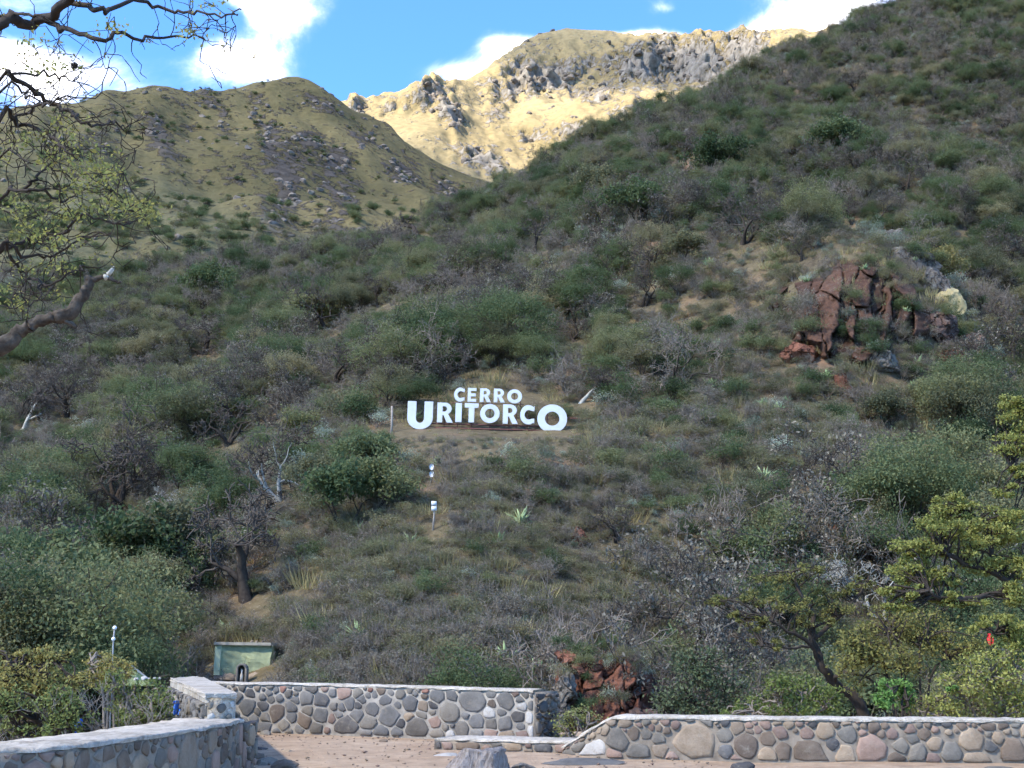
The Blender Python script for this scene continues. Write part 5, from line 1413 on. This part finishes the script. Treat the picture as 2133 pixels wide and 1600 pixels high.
def upper_undergrowth():
    n = 9000; Y = rg.uniform(140, 315, n); X = rg.uniform(-.2, .46, n) * Y
    Zz = H(X, Y); a, b, d_ = project(np.stack([X, Y, Zz], -1)); s_ = rg.uniform(.7, 1.35, n)
    ok = (a > -60) & (a < W0 + 60) & (b > -40) & (b < 560) & ~blocks(np.stack([X, Y, Zz], -1), s_, s_ * 1.4)
    v = np.where(rg.random(n) < .5, 0, np.where(rg.random(n) < .6, 1, 2))
    scatter_stuff('upper_undergrowth', 'thick low growth under the trees of the upper slope', [PR['olive'][1], PR['green'][2], PR['twig'][1]], [(int(v[i]), np.array([X[i], Y[i], Zz[i] - .05]), float(rg.uniform(0, 6.28)), float(s_[i])) for i in np.where(ok)[0]], 'undergrowth')
upper_undergrowth()
# dark bushes dotted over the far grassy ridge
def ridge_scrub():
    n = 9000; X = rg.uniform(-380, 90, n); Y = rg.uniform(340, 700, n)
    x_, y_, Zz = ridge_xyz(X, Y); V = np.stack([X, Y, Zz], -1); a, b, _ = project(V)
    den = .10 + 1.0 * blobmask(V, [(230, 470, 330, 75, 10, 1.), (60, 470, 300, 120, 0, 1.), (480, 545, 330, 50, 0, 1.), (450, 430, 40, 60, -40, .6)]) + .35 * ridge_rock(V)
    ok = (rg.random(n) < den * .55 * (1 + 2.0 * fbm(X / 30, Y / 30, 3, 88))) & (a > -60) & (a < 1150)
    items = [(int(rg.integers(0, 3)), V[i], float(rg.uniform(0, 6.28)), float(rg.uniform(.9, 2.4) * (1.25 if b[i] > 420 else .8))) for i in np.where(ok)[0]]
    scatter_stuff('ridge_shrub_cover', 'dark bushes dotted over the far grassy ridge', [PR['green'][0], PR['green'][2], PR['olive'][0]], items, 'scrub')
ridge_scrub()
def far_rocks():
    rk = [rock_mesh('crag', 700 + i, (1, .9, .8), 'rock_far', 2, 12, .2, .1) for i in range(4)]
    n = 26000; X = rg.uniform(-400, 110, n); Y = rg.uniform(360, 730, n)
    x_, y_, Zz = ridge_xyz(X, Y); V = np.stack([X, Y, Zz], -1); a, b, _ = project(V)
    ok = (rg.random(n) < np.clip(blobmask(V, ROCKS_R) - .22, 0, 1) ** 1.3 * .8 * (1 + 2.5 * fbm(X / 12, Y / 12, 3, 89)) + .010) & (a > -60) & (a < 1150)
    it = [(int(rg.integers(0, 4)), V[i] - [0, 0, .4], float(rg.uniform(0, 6.28)), float(rg.uniform(.8, 2.6))) for i in np.where(ok)[0]]
    scatter_stuff('ridge_rocks', 'dark rocks breaking through the grass of the far ridge', rk, it, 'rock')
    n = 22000; X = rg.uniform(-300, 330, n); Y = rg.uniform(780, 1240, n)
    x_, y_, Zz = summit_xyz(X[None], Y[None]); V = np.stack([x_[0], y_[0], Zz[0]], -1); a, b, _ = project(V)
    ok = (rg.random(n) < np.clip(blobmask(V, ROCKS_S) - .3, 0, 1) * .35 * (1 + 2.5 * fbm(X / 25, Y / 25, 3, 91)) + .006) & (a > 560) & (a < 1750)
    it = [(int(rg.integers(0, 4)), V[i] - [0, 0, .8], float(rg.uniform(0, 6.28)), float(rg.uniform(1.2, 4.2))) for i in np.where(ok)[0]]
    scatter_stuff('summit_rocks', 'pale crags and boulders scattered over the far summit', rk, it, 'rock')
far_rocks()
M['leaf_ochre2'] = leaf_mat('ochre_sprays', [(0, (.12, .115, .042)), (.5, (.205, .18, .062)), (1, (.29, .225, .085))], .35, .8)
M['leaf_yellow'] = leaf_mat('yellow_green_sprays', [(0, (.155, .158, .047)), (.5, (.24, .228, .072)), (1, (.32, .275, .10))], .4, .8)
M['leaf_yellow2'] = leaf_mat('yellow_green_bush_leaves', [(0, (.11, .13, .04)), (.5, (.19, .20, .06)), (1, (.28, .26, .085))], .35, .9)
M['leaf_green2'] = leaf_mat('dark_green_bush_leaves', [(0, (.045, .06, .032)), (.5, (.075, .09, .05)), (1, (.11, .115, .065))], .2, .9)
M['leaf_olive2'] = leaf_mat('mixed_green_bush_leaves', [(0, (.09, .12, .035)), (.5, (.14, .16, .055)), (1, (.22, .20, .085))], .3, 1.2)
# ---------------------------------------------------------------- trees and bushes close to the terrace
def spline(pts, n=None, jit=0, rng=None):
    pts = np.asarray(pts, float); k = len(pts)
    t = np.arange(k); n = n or max(3 * k, 6)
    tt = np.linspace(0, k - 1, n); i = np.clip(tt.astype(int), 0, k - 2); f = (tt - i)[:, None]
    p0 = pts[np.clip(i - 1, 0, k - 1)]; p1 = pts[i]; p2 = pts[i + 1]; p3 = pts[np.clip(i + 2, 0, k - 1)]
    o = .5 * ((2 * p1) + (p2 - p0) * f + (2 * p0 - 5 * p1 + 4 * p2 - p3) * f ** 2 + (3 * p1 - p0 - 3 * p2 + p3) * f ** 3)
    if jit: o[1:-1] += rng.normal(size=o[1:-1].shape) * jit
    return o
def near_tree(name, label, base, limbs, clumps, leaf, bark, seed, leaf_size=.06, per=40, sub=10, trunk_r=.14, flat=.5, group=None, cat='tree', thin=.008):
    """limbs: polylines of (px,py,Y) with start radius; clumps: (px,py,Y,rx,ry) foliage masses in photo pixels at depth Y"""
    rng = np.random.default_rng(seed)
    root = empty(name, base); tag(root, label, cat, group)
    base = np.asarray(base, float)
    nodes = [];
    for j, (pl_, r) in enumerate(limbs):
        pts = np.array([base + [0, 0, -.3] if q is None else at(*q) for q in pl_]) - base
        sp = spline(pts, None, .02, rng)
        mb = MB(); mb.tube(sp, np.linspace(r, r * .4, len(sp)), 7); part('trunk' if j == 0 else 'limb', mb, bark, root, True)
        nodes.append(sp[len(sp) // 3:])
    nodes = np.concatenate(nodes)
    tw = MB(); lf = MB()
    for (a, b, Y, rx, ry) in clumps:
        c = at(a, b, Y) - base; k = Y / FPX
        nn = max(3, int(sub * (rx * ry) ** .5 / 40))
        S = rng.normal(size=(nn, 3)); S /= np.linalg.norm(S, axis=1, keepdims=True)
        S = c + S * (rng.uniform(.15, 1, (nn, 1)) ** .5) * np.array([rx * k, rx * k * .9, ry * k])
        leaf_cloud(lf, S, min(rx, ry) * k * .55, per, leaf_size, rng, 0, .8, flat)
        for s in S[:: 1]:
            d = np.linalg.norm(nodes - s, axis=1); n0 = nodes[int(np.argmin(d + rng.uniform(0, .35, len(d))))]
            L = np.linalg.norm(s - n0)
            mid = n0 * .45 + s * .55 + rng.normal(size=3) * L * .10 + np.array([0, 0, .06 * L])
            tw.tube(spline([n0, mid, s, s + (s - mid) * .35], 8, .012, rng), np.linspace(.022, thin * .6, 8), 4, 0, cap=False)
            for q in range(2):
                e = s + rng.normal(size=3) * np.array([rx, rx, ry]) * k * .30
                tw.tube([mid * .3 + s * .7, (mid * .3 + s * .7 + e) / 2 + rng.normal(size=3) * .03, e], [thin, thin * .8, thin * .5], 3, 0, cap=False)
    part('twigs', tw, bark, root)['kind'] = 'stuff'; part('foliage', lf, leaf, root)['kind'] = 'stuff'
    return root
gz = lambda p: float(H(p[0], p[1]))
def gp(px_, Y):
    p = at(px_, 1500, Y); p[2] = gz(p); return p
near_tree('thorn_tree', 'leaning thorn tree with yellowish sprays and dark bent trunk behind the boulder wall', gp(1830, 27.5),
          [([None, (1800, 1490, 27.5), (1745, 1430, 27.4), (1712, 1390, 27.2), (1700, 1345, 27.2), (1685, 1310, 27.2)], .15), ([(1712, 1390, 27.2), (1690, 1345, 27), (1650, 1320, 26.8), (1600, 1290, 26.6)], .06),
           ([(1695, 1330, 27.2), (1690, 1270, 27.4), (1660, 1220, 27.5), (1640, 1190, 27.5)], .06), ([(1695, 1330, 27.2), (1740, 1290, 27.6), (1790, 1240, 28), (1810, 1200, 28)], .055), ([(1740, 1425, 27.4), (1745, 1405, 27), (1790, 1405, 26.6), (1830, 1430, 26.5)], .05),
           ([(1690, 1345, 27.0), (1640, 1350, 26.6), (1590, 1345, 26.2)], .035)],
          [(1620, 1215, 27.4, 60, 26), (1680, 1195, 27.6, 46, 18), (1580, 1245, 27, 46, 22), (1520, 1250, 26.8, 46, 16), (1640, 1260, 27.2, 60, 24), (1720, 1240, 27.8, 46, 22), (1750, 1275, 27.6, 50, 22), (1570, 1300, 26.6, 40, 18), (1700, 1290, 27.2, 50, 18),
           (1600, 1340, 26.4, 36, 14), (1780, 1220, 28, 40, 18), (1540, 1285, 26.6, 30, 14)], 'leaf_ochre2', 'bark_dark', 901, .031, 80, 12, .14, .55)
near_tree('thorn_tree', 'tall thorn tree with bright yellow-green layered foliage at the right edge', gp(2270, 24.0),
          [([None, (2262, 1480, 24), (2240, 1380, 24), (2225, 1280, 24), (2210, 1150, 24.2), (2200, 1000, 24.4), (2180, 860, 24.6)], .19), ([(2230, 1300, 24), (2160, 1250, 23.8), (2080, 1200, 23.6), (2000, 1170, 23.4), (1950, 1140, 23.2)], .09),
           ([(2180, 1260, 24), (2110, 1240, 23.4), (2030, 1245, 23), (1960, 1250, 22.8), (1935, 1230, 22.6)], .07), ([(2110, 1215, 23.6), (2070, 1160, 23.8), (2050, 1100, 24), (2010, 1060, 24)], .06), ([(2225, 1300, 24), (2150, 1300, 23), (2070, 1320, 22.6)], .05), ([(2200, 1050, 24.3), (2140, 1000, 24), (2100, 960, 24)], .05), ([(2195, 900, 24.5), (2150, 880, 24.3), (2110, 840, 24.2)], .05)],
          [(1985, 1050, 23.8, 50, 24), (2040, 1090, 23.9, 70, 34), (1950, 1100, 23.3, 60, 26), (1910, 1140, 23.1, 50, 26), (2000, 1140, 23.5, 70, 30), (2095, 1110, 24, 50, 32), (2100, 1075, 24, 30, 22), (1900, 1190, 23, 60, 24), (1960, 1200, 23.1, 60, 20), (2050, 1180, 23.6, 60, 26), (1880, 1235, 22.8, 50, 16),
           (2120, 1180, 23.6, 40, 26), (2110, 1240, 23.2, 40, 24), (2125, 870, 24.2, 40, 34), (2110, 930, 24, 40, 30), (2095, 1025, 24, 30, 16), (2125, 985, 24, 24, 16), (2000, 1250, 22.9, 60, 18), (2080, 1300, 22.6, 60, 22), (2130, 1330, 22.6, 40, 30), (1870, 1265, 22.8, 36, 14), (2110, 840, 24.2, 24, 22)], 'leaf_yellow', 'bark_dark', 902, .032, 120, 16, .18, .5)
BUSH = [  # name, label, px, Y, clumps(dx,dy,rx,ry), material
    ('ochre_bush', 'broad ochre bush between the two thorn trees behind the wall', 1900, 26, [(1850, 1300, 70, 34), (1930, 1310, 70, 40), (1800, 1340, 60, 36), (1880, 1370, 80, 40), (1980, 1350, 60, 40), (1780, 1390, 40, 40)], 'leaf_ochre2', .05),
    ('yellow_bush', 'yellow-green bush just behind the coping right of the red cliff', 1640, 23.5, [(1620, 1440, 46, 26), (1570, 1470, 44, 22), (1680, 1430, 50, 30), (1650, 1475, 60, 26), (1720, 1460, 40, 30), (1530, 1490, 36, 14)], 'leaf_yellow2', .045),
    ('fresh_green_bush', 'small fresh green bush behind the boulder wall', 1865, 22.5, [(1860, 1430, 30, 22), (1890, 1450, 30, 20), (1840, 1455, 24, 16), (1985, 1432, 14, 8)], 'leaf_bright', .05),
    ('tall_weeds', 'tall yellow-green weeds behind the wall at the right edge', 2080, 22.5, [(2060, 1400, 70, 36), (2120, 1380, 50, 40), (2000, 1440, 60, 34), (2090, 1460, 70, 40), (1960, 1480, 50, 26), (2130, 1440, 40, 50)], 'leaf_yellow2', .045),
    ('dark_green_bush', 'dark green bush behind the wall between red cliff and yellow bush', 1450, 27, [(1440, 1430, 60, 40), (1400, 1470, 50, 36), (1480, 1480, 60, 30), (1520, 1440, 50, 40), (1450, 1380, 60, 30)], 'leaf_green2', .05),
    ('grass_green_bush', 'bright grass-green bush in the gap between the two walls', 1190, 24.5, [(1185, 1510, 30, 26), (1205, 1490, 26, 20), (1225, 1500, 24, 20), (1180, 1540, 30, 20)], 'leaf_olive2', .035),
    ('ochre_bush', 'rusty ochre bush at the left edge behind the low wall', 60, 17, [(20, 1370, 50, 24), (70, 1385, 60, 28), (110, 1365, 40, 20), (40, 1420, 60, 36), (110, 1420, 50, 30), (10, 1440, 40, 40)], 'leaf_ochre2', .035),
    ('green_bush', 'leafy green bush behind the low wall, right of the grey bare one', 300, 18.5, [(300, 1440, 44, 22), (340, 1455, 36, 24), (270, 1470, 50, 26), (320, 1490, 50, 24), (245, 1420, 40, 24), (345, 1500, 30, 16), (260, 1500, 50, 20)], 'leaf_olive2', .032),
    ('green_bush', 'mid green bush behind the low wall, left of the grey bare one', 110, 15.5, [(120, 1460, 40, 30), (80, 1490, 50, 30), (150, 1490, 40, 30), (40, 1510, 50, 26), (120, 1520, 60, 20), (20, 1470, 40, 30)], 'leaf_olive2', .03),
    ('ochre_bush', 'yellowish bush under the globe lamp', 240, 21, [(240, 1380, 40, 20), (210, 1400, 40, 22), (265, 1400, 30, 22), (190, 1370, 26, 16)], 'leaf_ochre2', .035),
]
for i, (nm, lb, bx, Y, cl, mt, ls) in enumerate(BUSH):
    rng_ = random.Random(i); b = gp(bx, Y)
    if bx < 400: b[2] = max(b[2], -1.0)
    limbs = []
    for (cx, cy_, rx, ry) in cl[:5]:
        limbs.append(([None, ((bx + cx) / 2, cy_ + 70, Y), (cx, cy_ + ry * .5, Y)], .03))
    near_tree(nm, lb, b, limbs, [(a, c, Y + rng_.uniform(-.5, .5), r1, r2) for a, c, r1, r2 in cl], mt, 'twig_grey' if i % 2 else 'bark_dark', 920 + i, ls * .75, 56, 16, .05, .8, None, 'bush', .006)
# grey leafless bush and bare stems behind the low wall
def bare_thing(name, label, loc, h, seed, bark, twig, stems, tr, spread=.7, depth=5, lean=0, rz=0, leaf=None, wob=.2, cat='tree', group=None):
    a, b = proto_bare(seed, bark, twig, h, depth, stems, tr, spread, lean, leaf, wob, .0035 if loc[1] < 30 else max(.012, h * .0042))
    o = link(name, None, None, loc, (0, 0, rz)); tag(o, label, cat, group); link('trunk', a, o); link('branches', b, o)['kind'] = 'stuff'; return o
M['twig_pale'] = bark_mat('pale_grey_twigs', (.16, .145, .135), (.27, .25, .235), 3)
b = gp(200, 15.6); b[2] = -.55
bare_thing('leafless_bush', 'grey leafless bush standing up behind the low wall', b, 2.15, 951, 'bark_grey', 'twig_pale', 3, .035, .6, 5, .0, .4, None, .16, 'bush')
b = gp(55, 14.4); b[2] = -.6
bare_thing('leafless_bush', 'thin dark leafless stems behind the low wall near the left edge', b, 1.9, 953, 'bark_dark', 'twig_grey', 2, .035, .5, 4, -.1, 1.4, None, .14, 'bush')
b = gp(335, 20.5); b[2] = -.6
bare_thing('leafless_bush', 'small forked leafless stem beside the pebbled wall', b, 1.9, 955, 'bark_grey', 'twig_grey', 2, .03, .5, 4, .1, 2.4, None, .14, 'bush')
# singled-out bare trees on the slope: (px, py of the foot, height in photo px, stems, lean, white?)
for i, (a, b_, hp, st, ln, wh, lb) in enumerate(BARE):
    p = hit(a, b_); hgt = hp * np.linalg.norm(p - EYE) / FPX
    bare_thing('bare_tree', lb, p, hgt * 1.12, 1000 + i * 3, 'bark_white' if wh else 'bark_dark', 'bark_white' if (wh and i % 2) else 'twig_dark', st, hgt * (.060 if st == 1 else .042), .95, 5, ln, .5 * i, None, .24)
# dark green trees at the foot of the left slope and single leafy trees that stand out
for i, ((a, b_, hp, mt), lb) in enumerate(zip(GRN, GL)):
    p = hit(a, b_); hgt = hp * np.linalg.norm(p - EYE) / FPX
    tk, cr = proto_tree(1200 + i, mt, 'bark_dark', hgt, hgt * .55, int(70), 60, hgt * .030, 0, hgt * .028)
    o = link('bushy_tree', None, None, p, (0, 0, i)); tag(o, lb, 'tree'); link('trunk', tk, o); link('crown', cr, o)

# plants that cling to the rock faces
def clinging():
    from mathutils.bvhtree import BVHTree
    VV, FF = [], []
    for o in bpy.data.objects:
        if o.type == 'MESH' and o.parent and o.name.startswith(('rock_face', 'cliff_face')):
            W_ = Matrix.Translation(o.parent.location) @ Matrix.LocRotScale(o.location, o.rotation_euler, o.scale); n0 = len(VV)
            VV += [W_ @ v.co for v in o.data.vertices]; FF += [[n0 + q for q in p.vertices] for p in o.data.polygons]
    tree_ = BVHTree.FromPolygons(VV, FF)
    rr = random.Random(17)
    spots = [(rr.uniform(1600, 2010), rr.uniform(470, 790)) for _ in range(150)] + [(rr.uniform(1165, 1380), rr.uniform(1335, 1480)) for _ in range(44)]
    for (a, b_) in spots:
        d = Vector(ray(a, b_)).normalized(); loc, nr, fi, dd_ = tree_.ray_cast(Vector(EYE), d)
        if loc is None or 1625 < a < 1662 and b_ > 600 or 1690 < a < 1760 and 560 < b_ < 730 or 1790 < a < 1850 and 565 < b_ < 615: continue
        if nr.dot(d) > 0: nr = -nr
        hz = float(H(loc.x, loc.y))
        if nr.z < -.02 or loc.z < hz - .2: continue
        k = rr.choice(['olive', 'sage', 'olive', 'green', 'agave', 'twig', 'green'])
        far = loc.y > 60
        if k == 'grass': k = 'sage'
        m_ = rr.choice(PR[k]); nm, cat, desc = LBL[k]
        o = link(nm, m_, None, loc - Vector((0, -.12, .1)), (0, 0, rr.uniform(0, 6)), rr.uniform(.5, 1.2) if far else rr.uniform(.25, .5))
        wp = 'clinging to the red-brown rock bluff' if far else 'clinging to the red cliff in the gap'
        tag(o, desc + ' ' + wp, cat, desc + 's ' + wp)
clinging()
# ---------------------------------------------------------------- the overhanging tree at the upper left
def overhang():
    base = np.array([-4.9, 8.6, -.6]); rng = np.random.default_rng(71)
    root = empty('overhanging_tree', base); tag(root, 'overhanging tree with thin dark boughs and sparse yellow-green leaves at upper left', 'tree')
    tr = np.array([[0, 0, 0], [.05, .02, 1.5], [-.05, -.05, 3.0], [.02, 0, 4.4], [.12, -.05, 5.8], [.1, 0, 7.4]])
    mb = MB(); mb.tube(spline(tr, 20, .01, rng), np.linspace(.26, .12, 20), 12); part('trunk', mb, 'bark_dark', root, True)
    BR = [([(0, 50), (40, 52), (80, 45), (115, 25), (145, -5), (165, -40)], 8.0, .048, .036), ([(-60, 45), (0, 35), (25, 25), (60, 32), (92, 36)], 8.0, .018, .010), ([(95, 42), (130, 62), (170, 72), (215, 85), (250, 68), (300, 82), (345, 78), (400, 72), (425, 80)], 8.0, .022, .006),
          ([(140, 5), (185, 12), (215, 24), (240, 12), (290, 2), (335, 16), (375, 20), (400, 30), (440, 25), (480, 30), (502, 20)], 8.1, .022, .005), ([(0, 170), (20, 155), (80, 154), (120, 156), (140, 165), (165, 160)], 7.6, .014, .005),
          ([(20, 155), (50, 175), (80, 195), (110, 215), (130, 225), (150, 235), (165, 250), (190, 258), (220, 258), (240, 252), (258, 272)], 7.6, .018, .006), ([(0, 238), (25, 250), (50, 260), (90, 275), (110, 290), (130, 310), (155, 322)], 7.4, .022, .006), ([(0, 185), (40, 190), (62, 205), (92, 215)], 7.6, .012, .006), ([(25, 250), (60, 235), (80, 220), (110, 210), (150, 205), (212, 193)], 7.4, .011, .004),
          ([(0, 415), (30, 400), (60, 395), (90, 396), (120, 416), (145, 412), (165, 395), (222, 392)], 7.8, .015, .005), ([(58, 396), (62, 375), (82, 365), (120, 332), (125, 300), (113, 284)], 7.8, .011, .006), ([(0, 518), (10, 520), (40, 505), (80, 505), (120, 490), (145, 470), (165, 450), (190, 450), (240, 462), (270, 462), (302, 455)], 7.7, .017, .005),
          ([(0, 528), (40, 535), (90, 530), (115, 530), (160, 500), (185, 495), (232, 485)], 7.7, .015, .005), ([(20, 532), (45, 568), (70, 580), (90, 590), (115, 590), (140, 570), (165, 560), (173, 555)], 7.7, .012, .005), ([(90, 590), (82, 612), (60, 635), (15, 642)], 7.7, .008, .004), ([(0, 330), (30, 322), (60, 340), (50, 370)], 7.5, .010, .004)]
    tw = MB(); lf = MB(); lf2 = MB(); ends = []
    for j, (pl2, Y, r0, r1) in enumerate(BR):
        wv = [at(a, b_, Y + .35 * math.sin(.9 * i + j)) for i, (a, b_) in enumerate(pl2)]
        if pl2[0][0] <= 0:
            p0 = wv[0]; t_ = base + np.array([.05, 0, np.clip(p0[2] - .9, 2.2, 6.6) + .6])
            wv = [t_, t_ * .5 + p0 * .5 + np.array([0, 0, -.12]), p0] + wv[1:]
        sp = spline(np.array(wv) - base, None, .012, rng)
        mb = MB(); mb.tube(sp, np.linspace(r0 * .95, r1 * .85, len(sp)), 7); part('bough', mb, 'bark_dark', root, True)
        # side twigs
        q = sp + base; ax, ay, _ = project(q)
        for i in range(2, len(q)):
            if ax[i] < -60: continue
            for rep in range(1):
                if rng.random() < .34:
                    d = q[i] - q[i - 1]; d /= np.linalg.norm(d)
                    br = []; s_ = rng.normal(size=3); s_[1] *= .6; s_[2] += .05
                    branchy(rng, q[i] - base, d * .55 + s_ * .8, rng.uniform(.15, .40), .0048, 2, br, .32, .8, (1, 2), -.02, 5, .7, .5)
                    for (pt, rd, dp) in br:
                        tw.tube(pt, np.maximum(rd, .0017), 3, 0, cap=False)
                        if dp <= 1: ends.append(pt[-1])
    ends = np.array(ends); ex_, ey_, _ = project(ends + base)
    C = []
    for (cx, cy_, rx, ry, n) in [(150, 290, 50, 24, 10), (195, 350, 60, 26, 26), (225, 375, 40, 18, 16), (120, 335, 60, 30, 18), (60, 310, 60, 30, 12), (290, 440, 40, 16, 18), (245, 425, 40, 16, 12), (200, 430, 50, 20, 14), (180, 395, 50, 24, 16), (40, 430, 50, 40, 14), (110, 450, 50, 30, 14), (60, 480, 50, 30, 10), (130, 510, 40, 20, 8),
                              (55, 565, 40, 20, 6), (120, 558, 24, 12, 5), (15, 600, 24, 20, 5), (115, 610, 20, 10, 4), (25, 640, 30, 16, 4), (130, 250, 40, 16, 5), (60, 90, 50, 30, 6), (230, 60, 20, 12, 4), (430, 8, 30, 10, 4), (405, 70, 30, 16, 5), (110, 120, 80, 40, 9), (40, 130, 40, 40, 6), (210, 545, 8, 6, 1), (105, 655, 12, 12, 1), (300, 430, 20, 10, 6)]:
        for _ in range(n):
            C.append(at(cx + rng.normal() * rx * .5, cy_ + rng.normal() * ry * .5, 7.6 + rng.uniform(-.5, .5)) - base)
    C = np.array(C)
    # each spray hangs on the nearest twig end
    for c in C:
        e = ends[int(np.argmin(np.linalg.norm(ends - c, axis=1)))]
        if np.linalg.norm(e - c) > .02: tw.tube([e, (e + c) / 2 + rng.normal(size=3) * .015, c], [.003, .0025, .002], 3, 0, cap=False)
    C = C[rng.random(len(C)) < .62]
    leaf_cloud(lf, C, .085, 15, .015, rng, 0, .6, .55)
    sel = (ey_ < 420) & (rng.random(len(ends)) < .16)
    if sel.any(): leaf_cloud(lf2, ends[sel], .03, 7, .013, rng, 0, .5, .8)
    part('twigs', tw, 'bark_dark', root); part('foliage', lf, 'leaf_yellow', root); part('withered_leaves', lf2, 'leaf_ochre', root)
    # broken dead limb
    D = [(-220, 830), (0, 722), (40, 690), (80, 668), (115, 660), (148, 655)]
    w_ = [at(a, b_, 7.3) - base for a, b_ in D]; w_ = [np.array([.05, 0, 2.6])] + w_
    sp = spline(np.array(w_), 34, .006, rng); mb = MB(); rad = np.interp(np.linspace(0, 1, 34), [0, .45, .8, .93, 1], [.09, .042, .033, .026, .010])
    mb.tube(sp, rad * (1 + .12 * np.sin(np.arange(34) * 1.7) + .08 * np.sin(np.arange(34) * 4.1)), 12); dl = part('dead_limb', mb, 'dead_wood', root, True); dl['label'] = 'thick grey broken limb without bark'
    for pl2, r in [([(120, 660), (148, 652), (162, 628), (178, 608), (186, 590), (184, 578)], (.045, .026)), ([(180, 585), (200, 580), (218, 578), (240, 586), (250, 590)], (.022, .006)), ([(218, 578), (228, 570), (236, 558)], (.020, .010)), ([(135, 668), (158, 681)], (.018, .012)), ([(140, 655), (160, 645), (172, 637)], (.014, .004))]:
        sp = spline(np.array([at(a, b_, 7.3) for a, b_ in pl2]) - base, None, .004, rng)
        mb = MB(); mb.tube(sp, np.linspace(r[0], r[1], len(sp)), 9); part('splinter', mb, 'bark_white' if pl2[-1] == (236, 558) else 'dead_wood', dl, True)
    # nest
    c = at(155, 137, 7.7); mb = MB()
    for _ in range(130):
        a = rng.normal(size=3); a /= np.linalg.norm(a); t1 = np.cross(a, rng.normal(size=3)); t1 /= np.linalg.norm(t1)
        p = a * .02 * rng.uniform(.3, 1); mb.tube([p - t1 * .018, p + a * .004, p + t1 * .018], .0014, 3, cap=False)
    o = part('nest', mb, 'nest', None, loc=c); o.name = 'bird_nest'; tag(o, 'small dark twiggy nest hanging in the thin upper boughs', 'nest')
overhang()

# ---------------------------------------------------------------- the cloud bank overhead that keeps the near slopes in shade
def cloud_mat():
    m, t = new_mat('cloud')
    d = t.new('ShaderNodeBsdfDiffuse'); d.inputs[0].default_value = (.95, .95, .96, 1)
    tr = t.new('ShaderNodeBsdfTranslucent'); tr.inputs[0].default_value = (.95, .95, .96, 1)
    mx = t.new('ShaderNodeMixShader'); mx.inputs[0].default_value = .75; t.link(d.outputs[0], mx.inputs[1]); t.link(tr.outputs[0], mx.inputs[2])
    ab = t.new('ShaderNodeAttribute', attribute_name='thin')
    tp = t.new('ShaderNodeBsdfTransparent')
    m2 = t.new('ShaderNodeMixShader'); t.link(ab.outputs['Fac'], m2.inputs[0]); t.link(mx.outputs[0], m2.inputs[1]); t.link(tp.outputs[0], m2.inputs[2])
    out = t.new('ShaderNodeOutputMaterial'); t.link(m2.outputs[0], out.inputs[0])
    return m
M['cloud'] = cloud_mat()
def cloud(name, label, cx, cy_, rx, ry, ang, zc, thick, seed, n=70):
    a = np.linspace(-1.15, 1.15, n); A, B = np.meshgrid(a, a)
    ca, sa = math.cos(ang), math.sin(ang)
    X = cx + A * rx * ca - B * ry * sa; Y = cy_ + A * rx * sa + B * ry * ca
    r = np.sqrt(A ** 2 + B ** 2) + .22 * fbm(X / 160, Y / 160, 4, seed)
    d = np.clip(1 - r, 0, 1); tk = np.sqrt(d)
    lump = fbm(X / 110, Y / 110, 4, seed + 5)
    top = zc + thick * tk * (1.0 + 1.2 * lump); bot = zc - .35 * thick * tk * (1 + .8 * fbm(X / 90, Y / 90, 3, seed + 9)); bot = np.minimum(bot, top - .5)
    ok = (r < 1.0)
    i = (np.arange(n - 1)[:, None] * n + np.arange(n - 1)[None]).ravel()
    q = np.stack([i, i + 1, i + n + 1, i + n], -1); q = q[ok.ravel()[q].all(1)]
    Vt = np.stack([X, Y, top], -1).reshape(-1, 3); Vb = np.stack([X, Y, bot], -1).reshape(-1, 3)
    me = mesh_np(name, np.concatenate([Vt, Vb]), np.concatenate([q, q[:, ::-1] + n * n]), ['cloud'], True)
    edge = 1 - smooth01(.02, .20, d.ravel())
    thin = np.concatenate([np.maximum(.85, edge), np.maximum(.48, edge)])
    at_ = me.attributes.new('thin', 'FLOAT', 'POINT'); at_.data.foreach_set('value', thin.astype(np.float32))
    o = link(name, me); tag(o, label, 'cloud', kind='stuff')
cloud('clouds', 'broad cloud bank overhead shading the near slopes', -1080, -430, 440, 720, .0, 1400, 110, 11, 80)
cloud('clouds', 'smaller cloud overhead shading the summit crags', -690, 735, 330, 118, 2.05, 1400, 70, 13, 60)
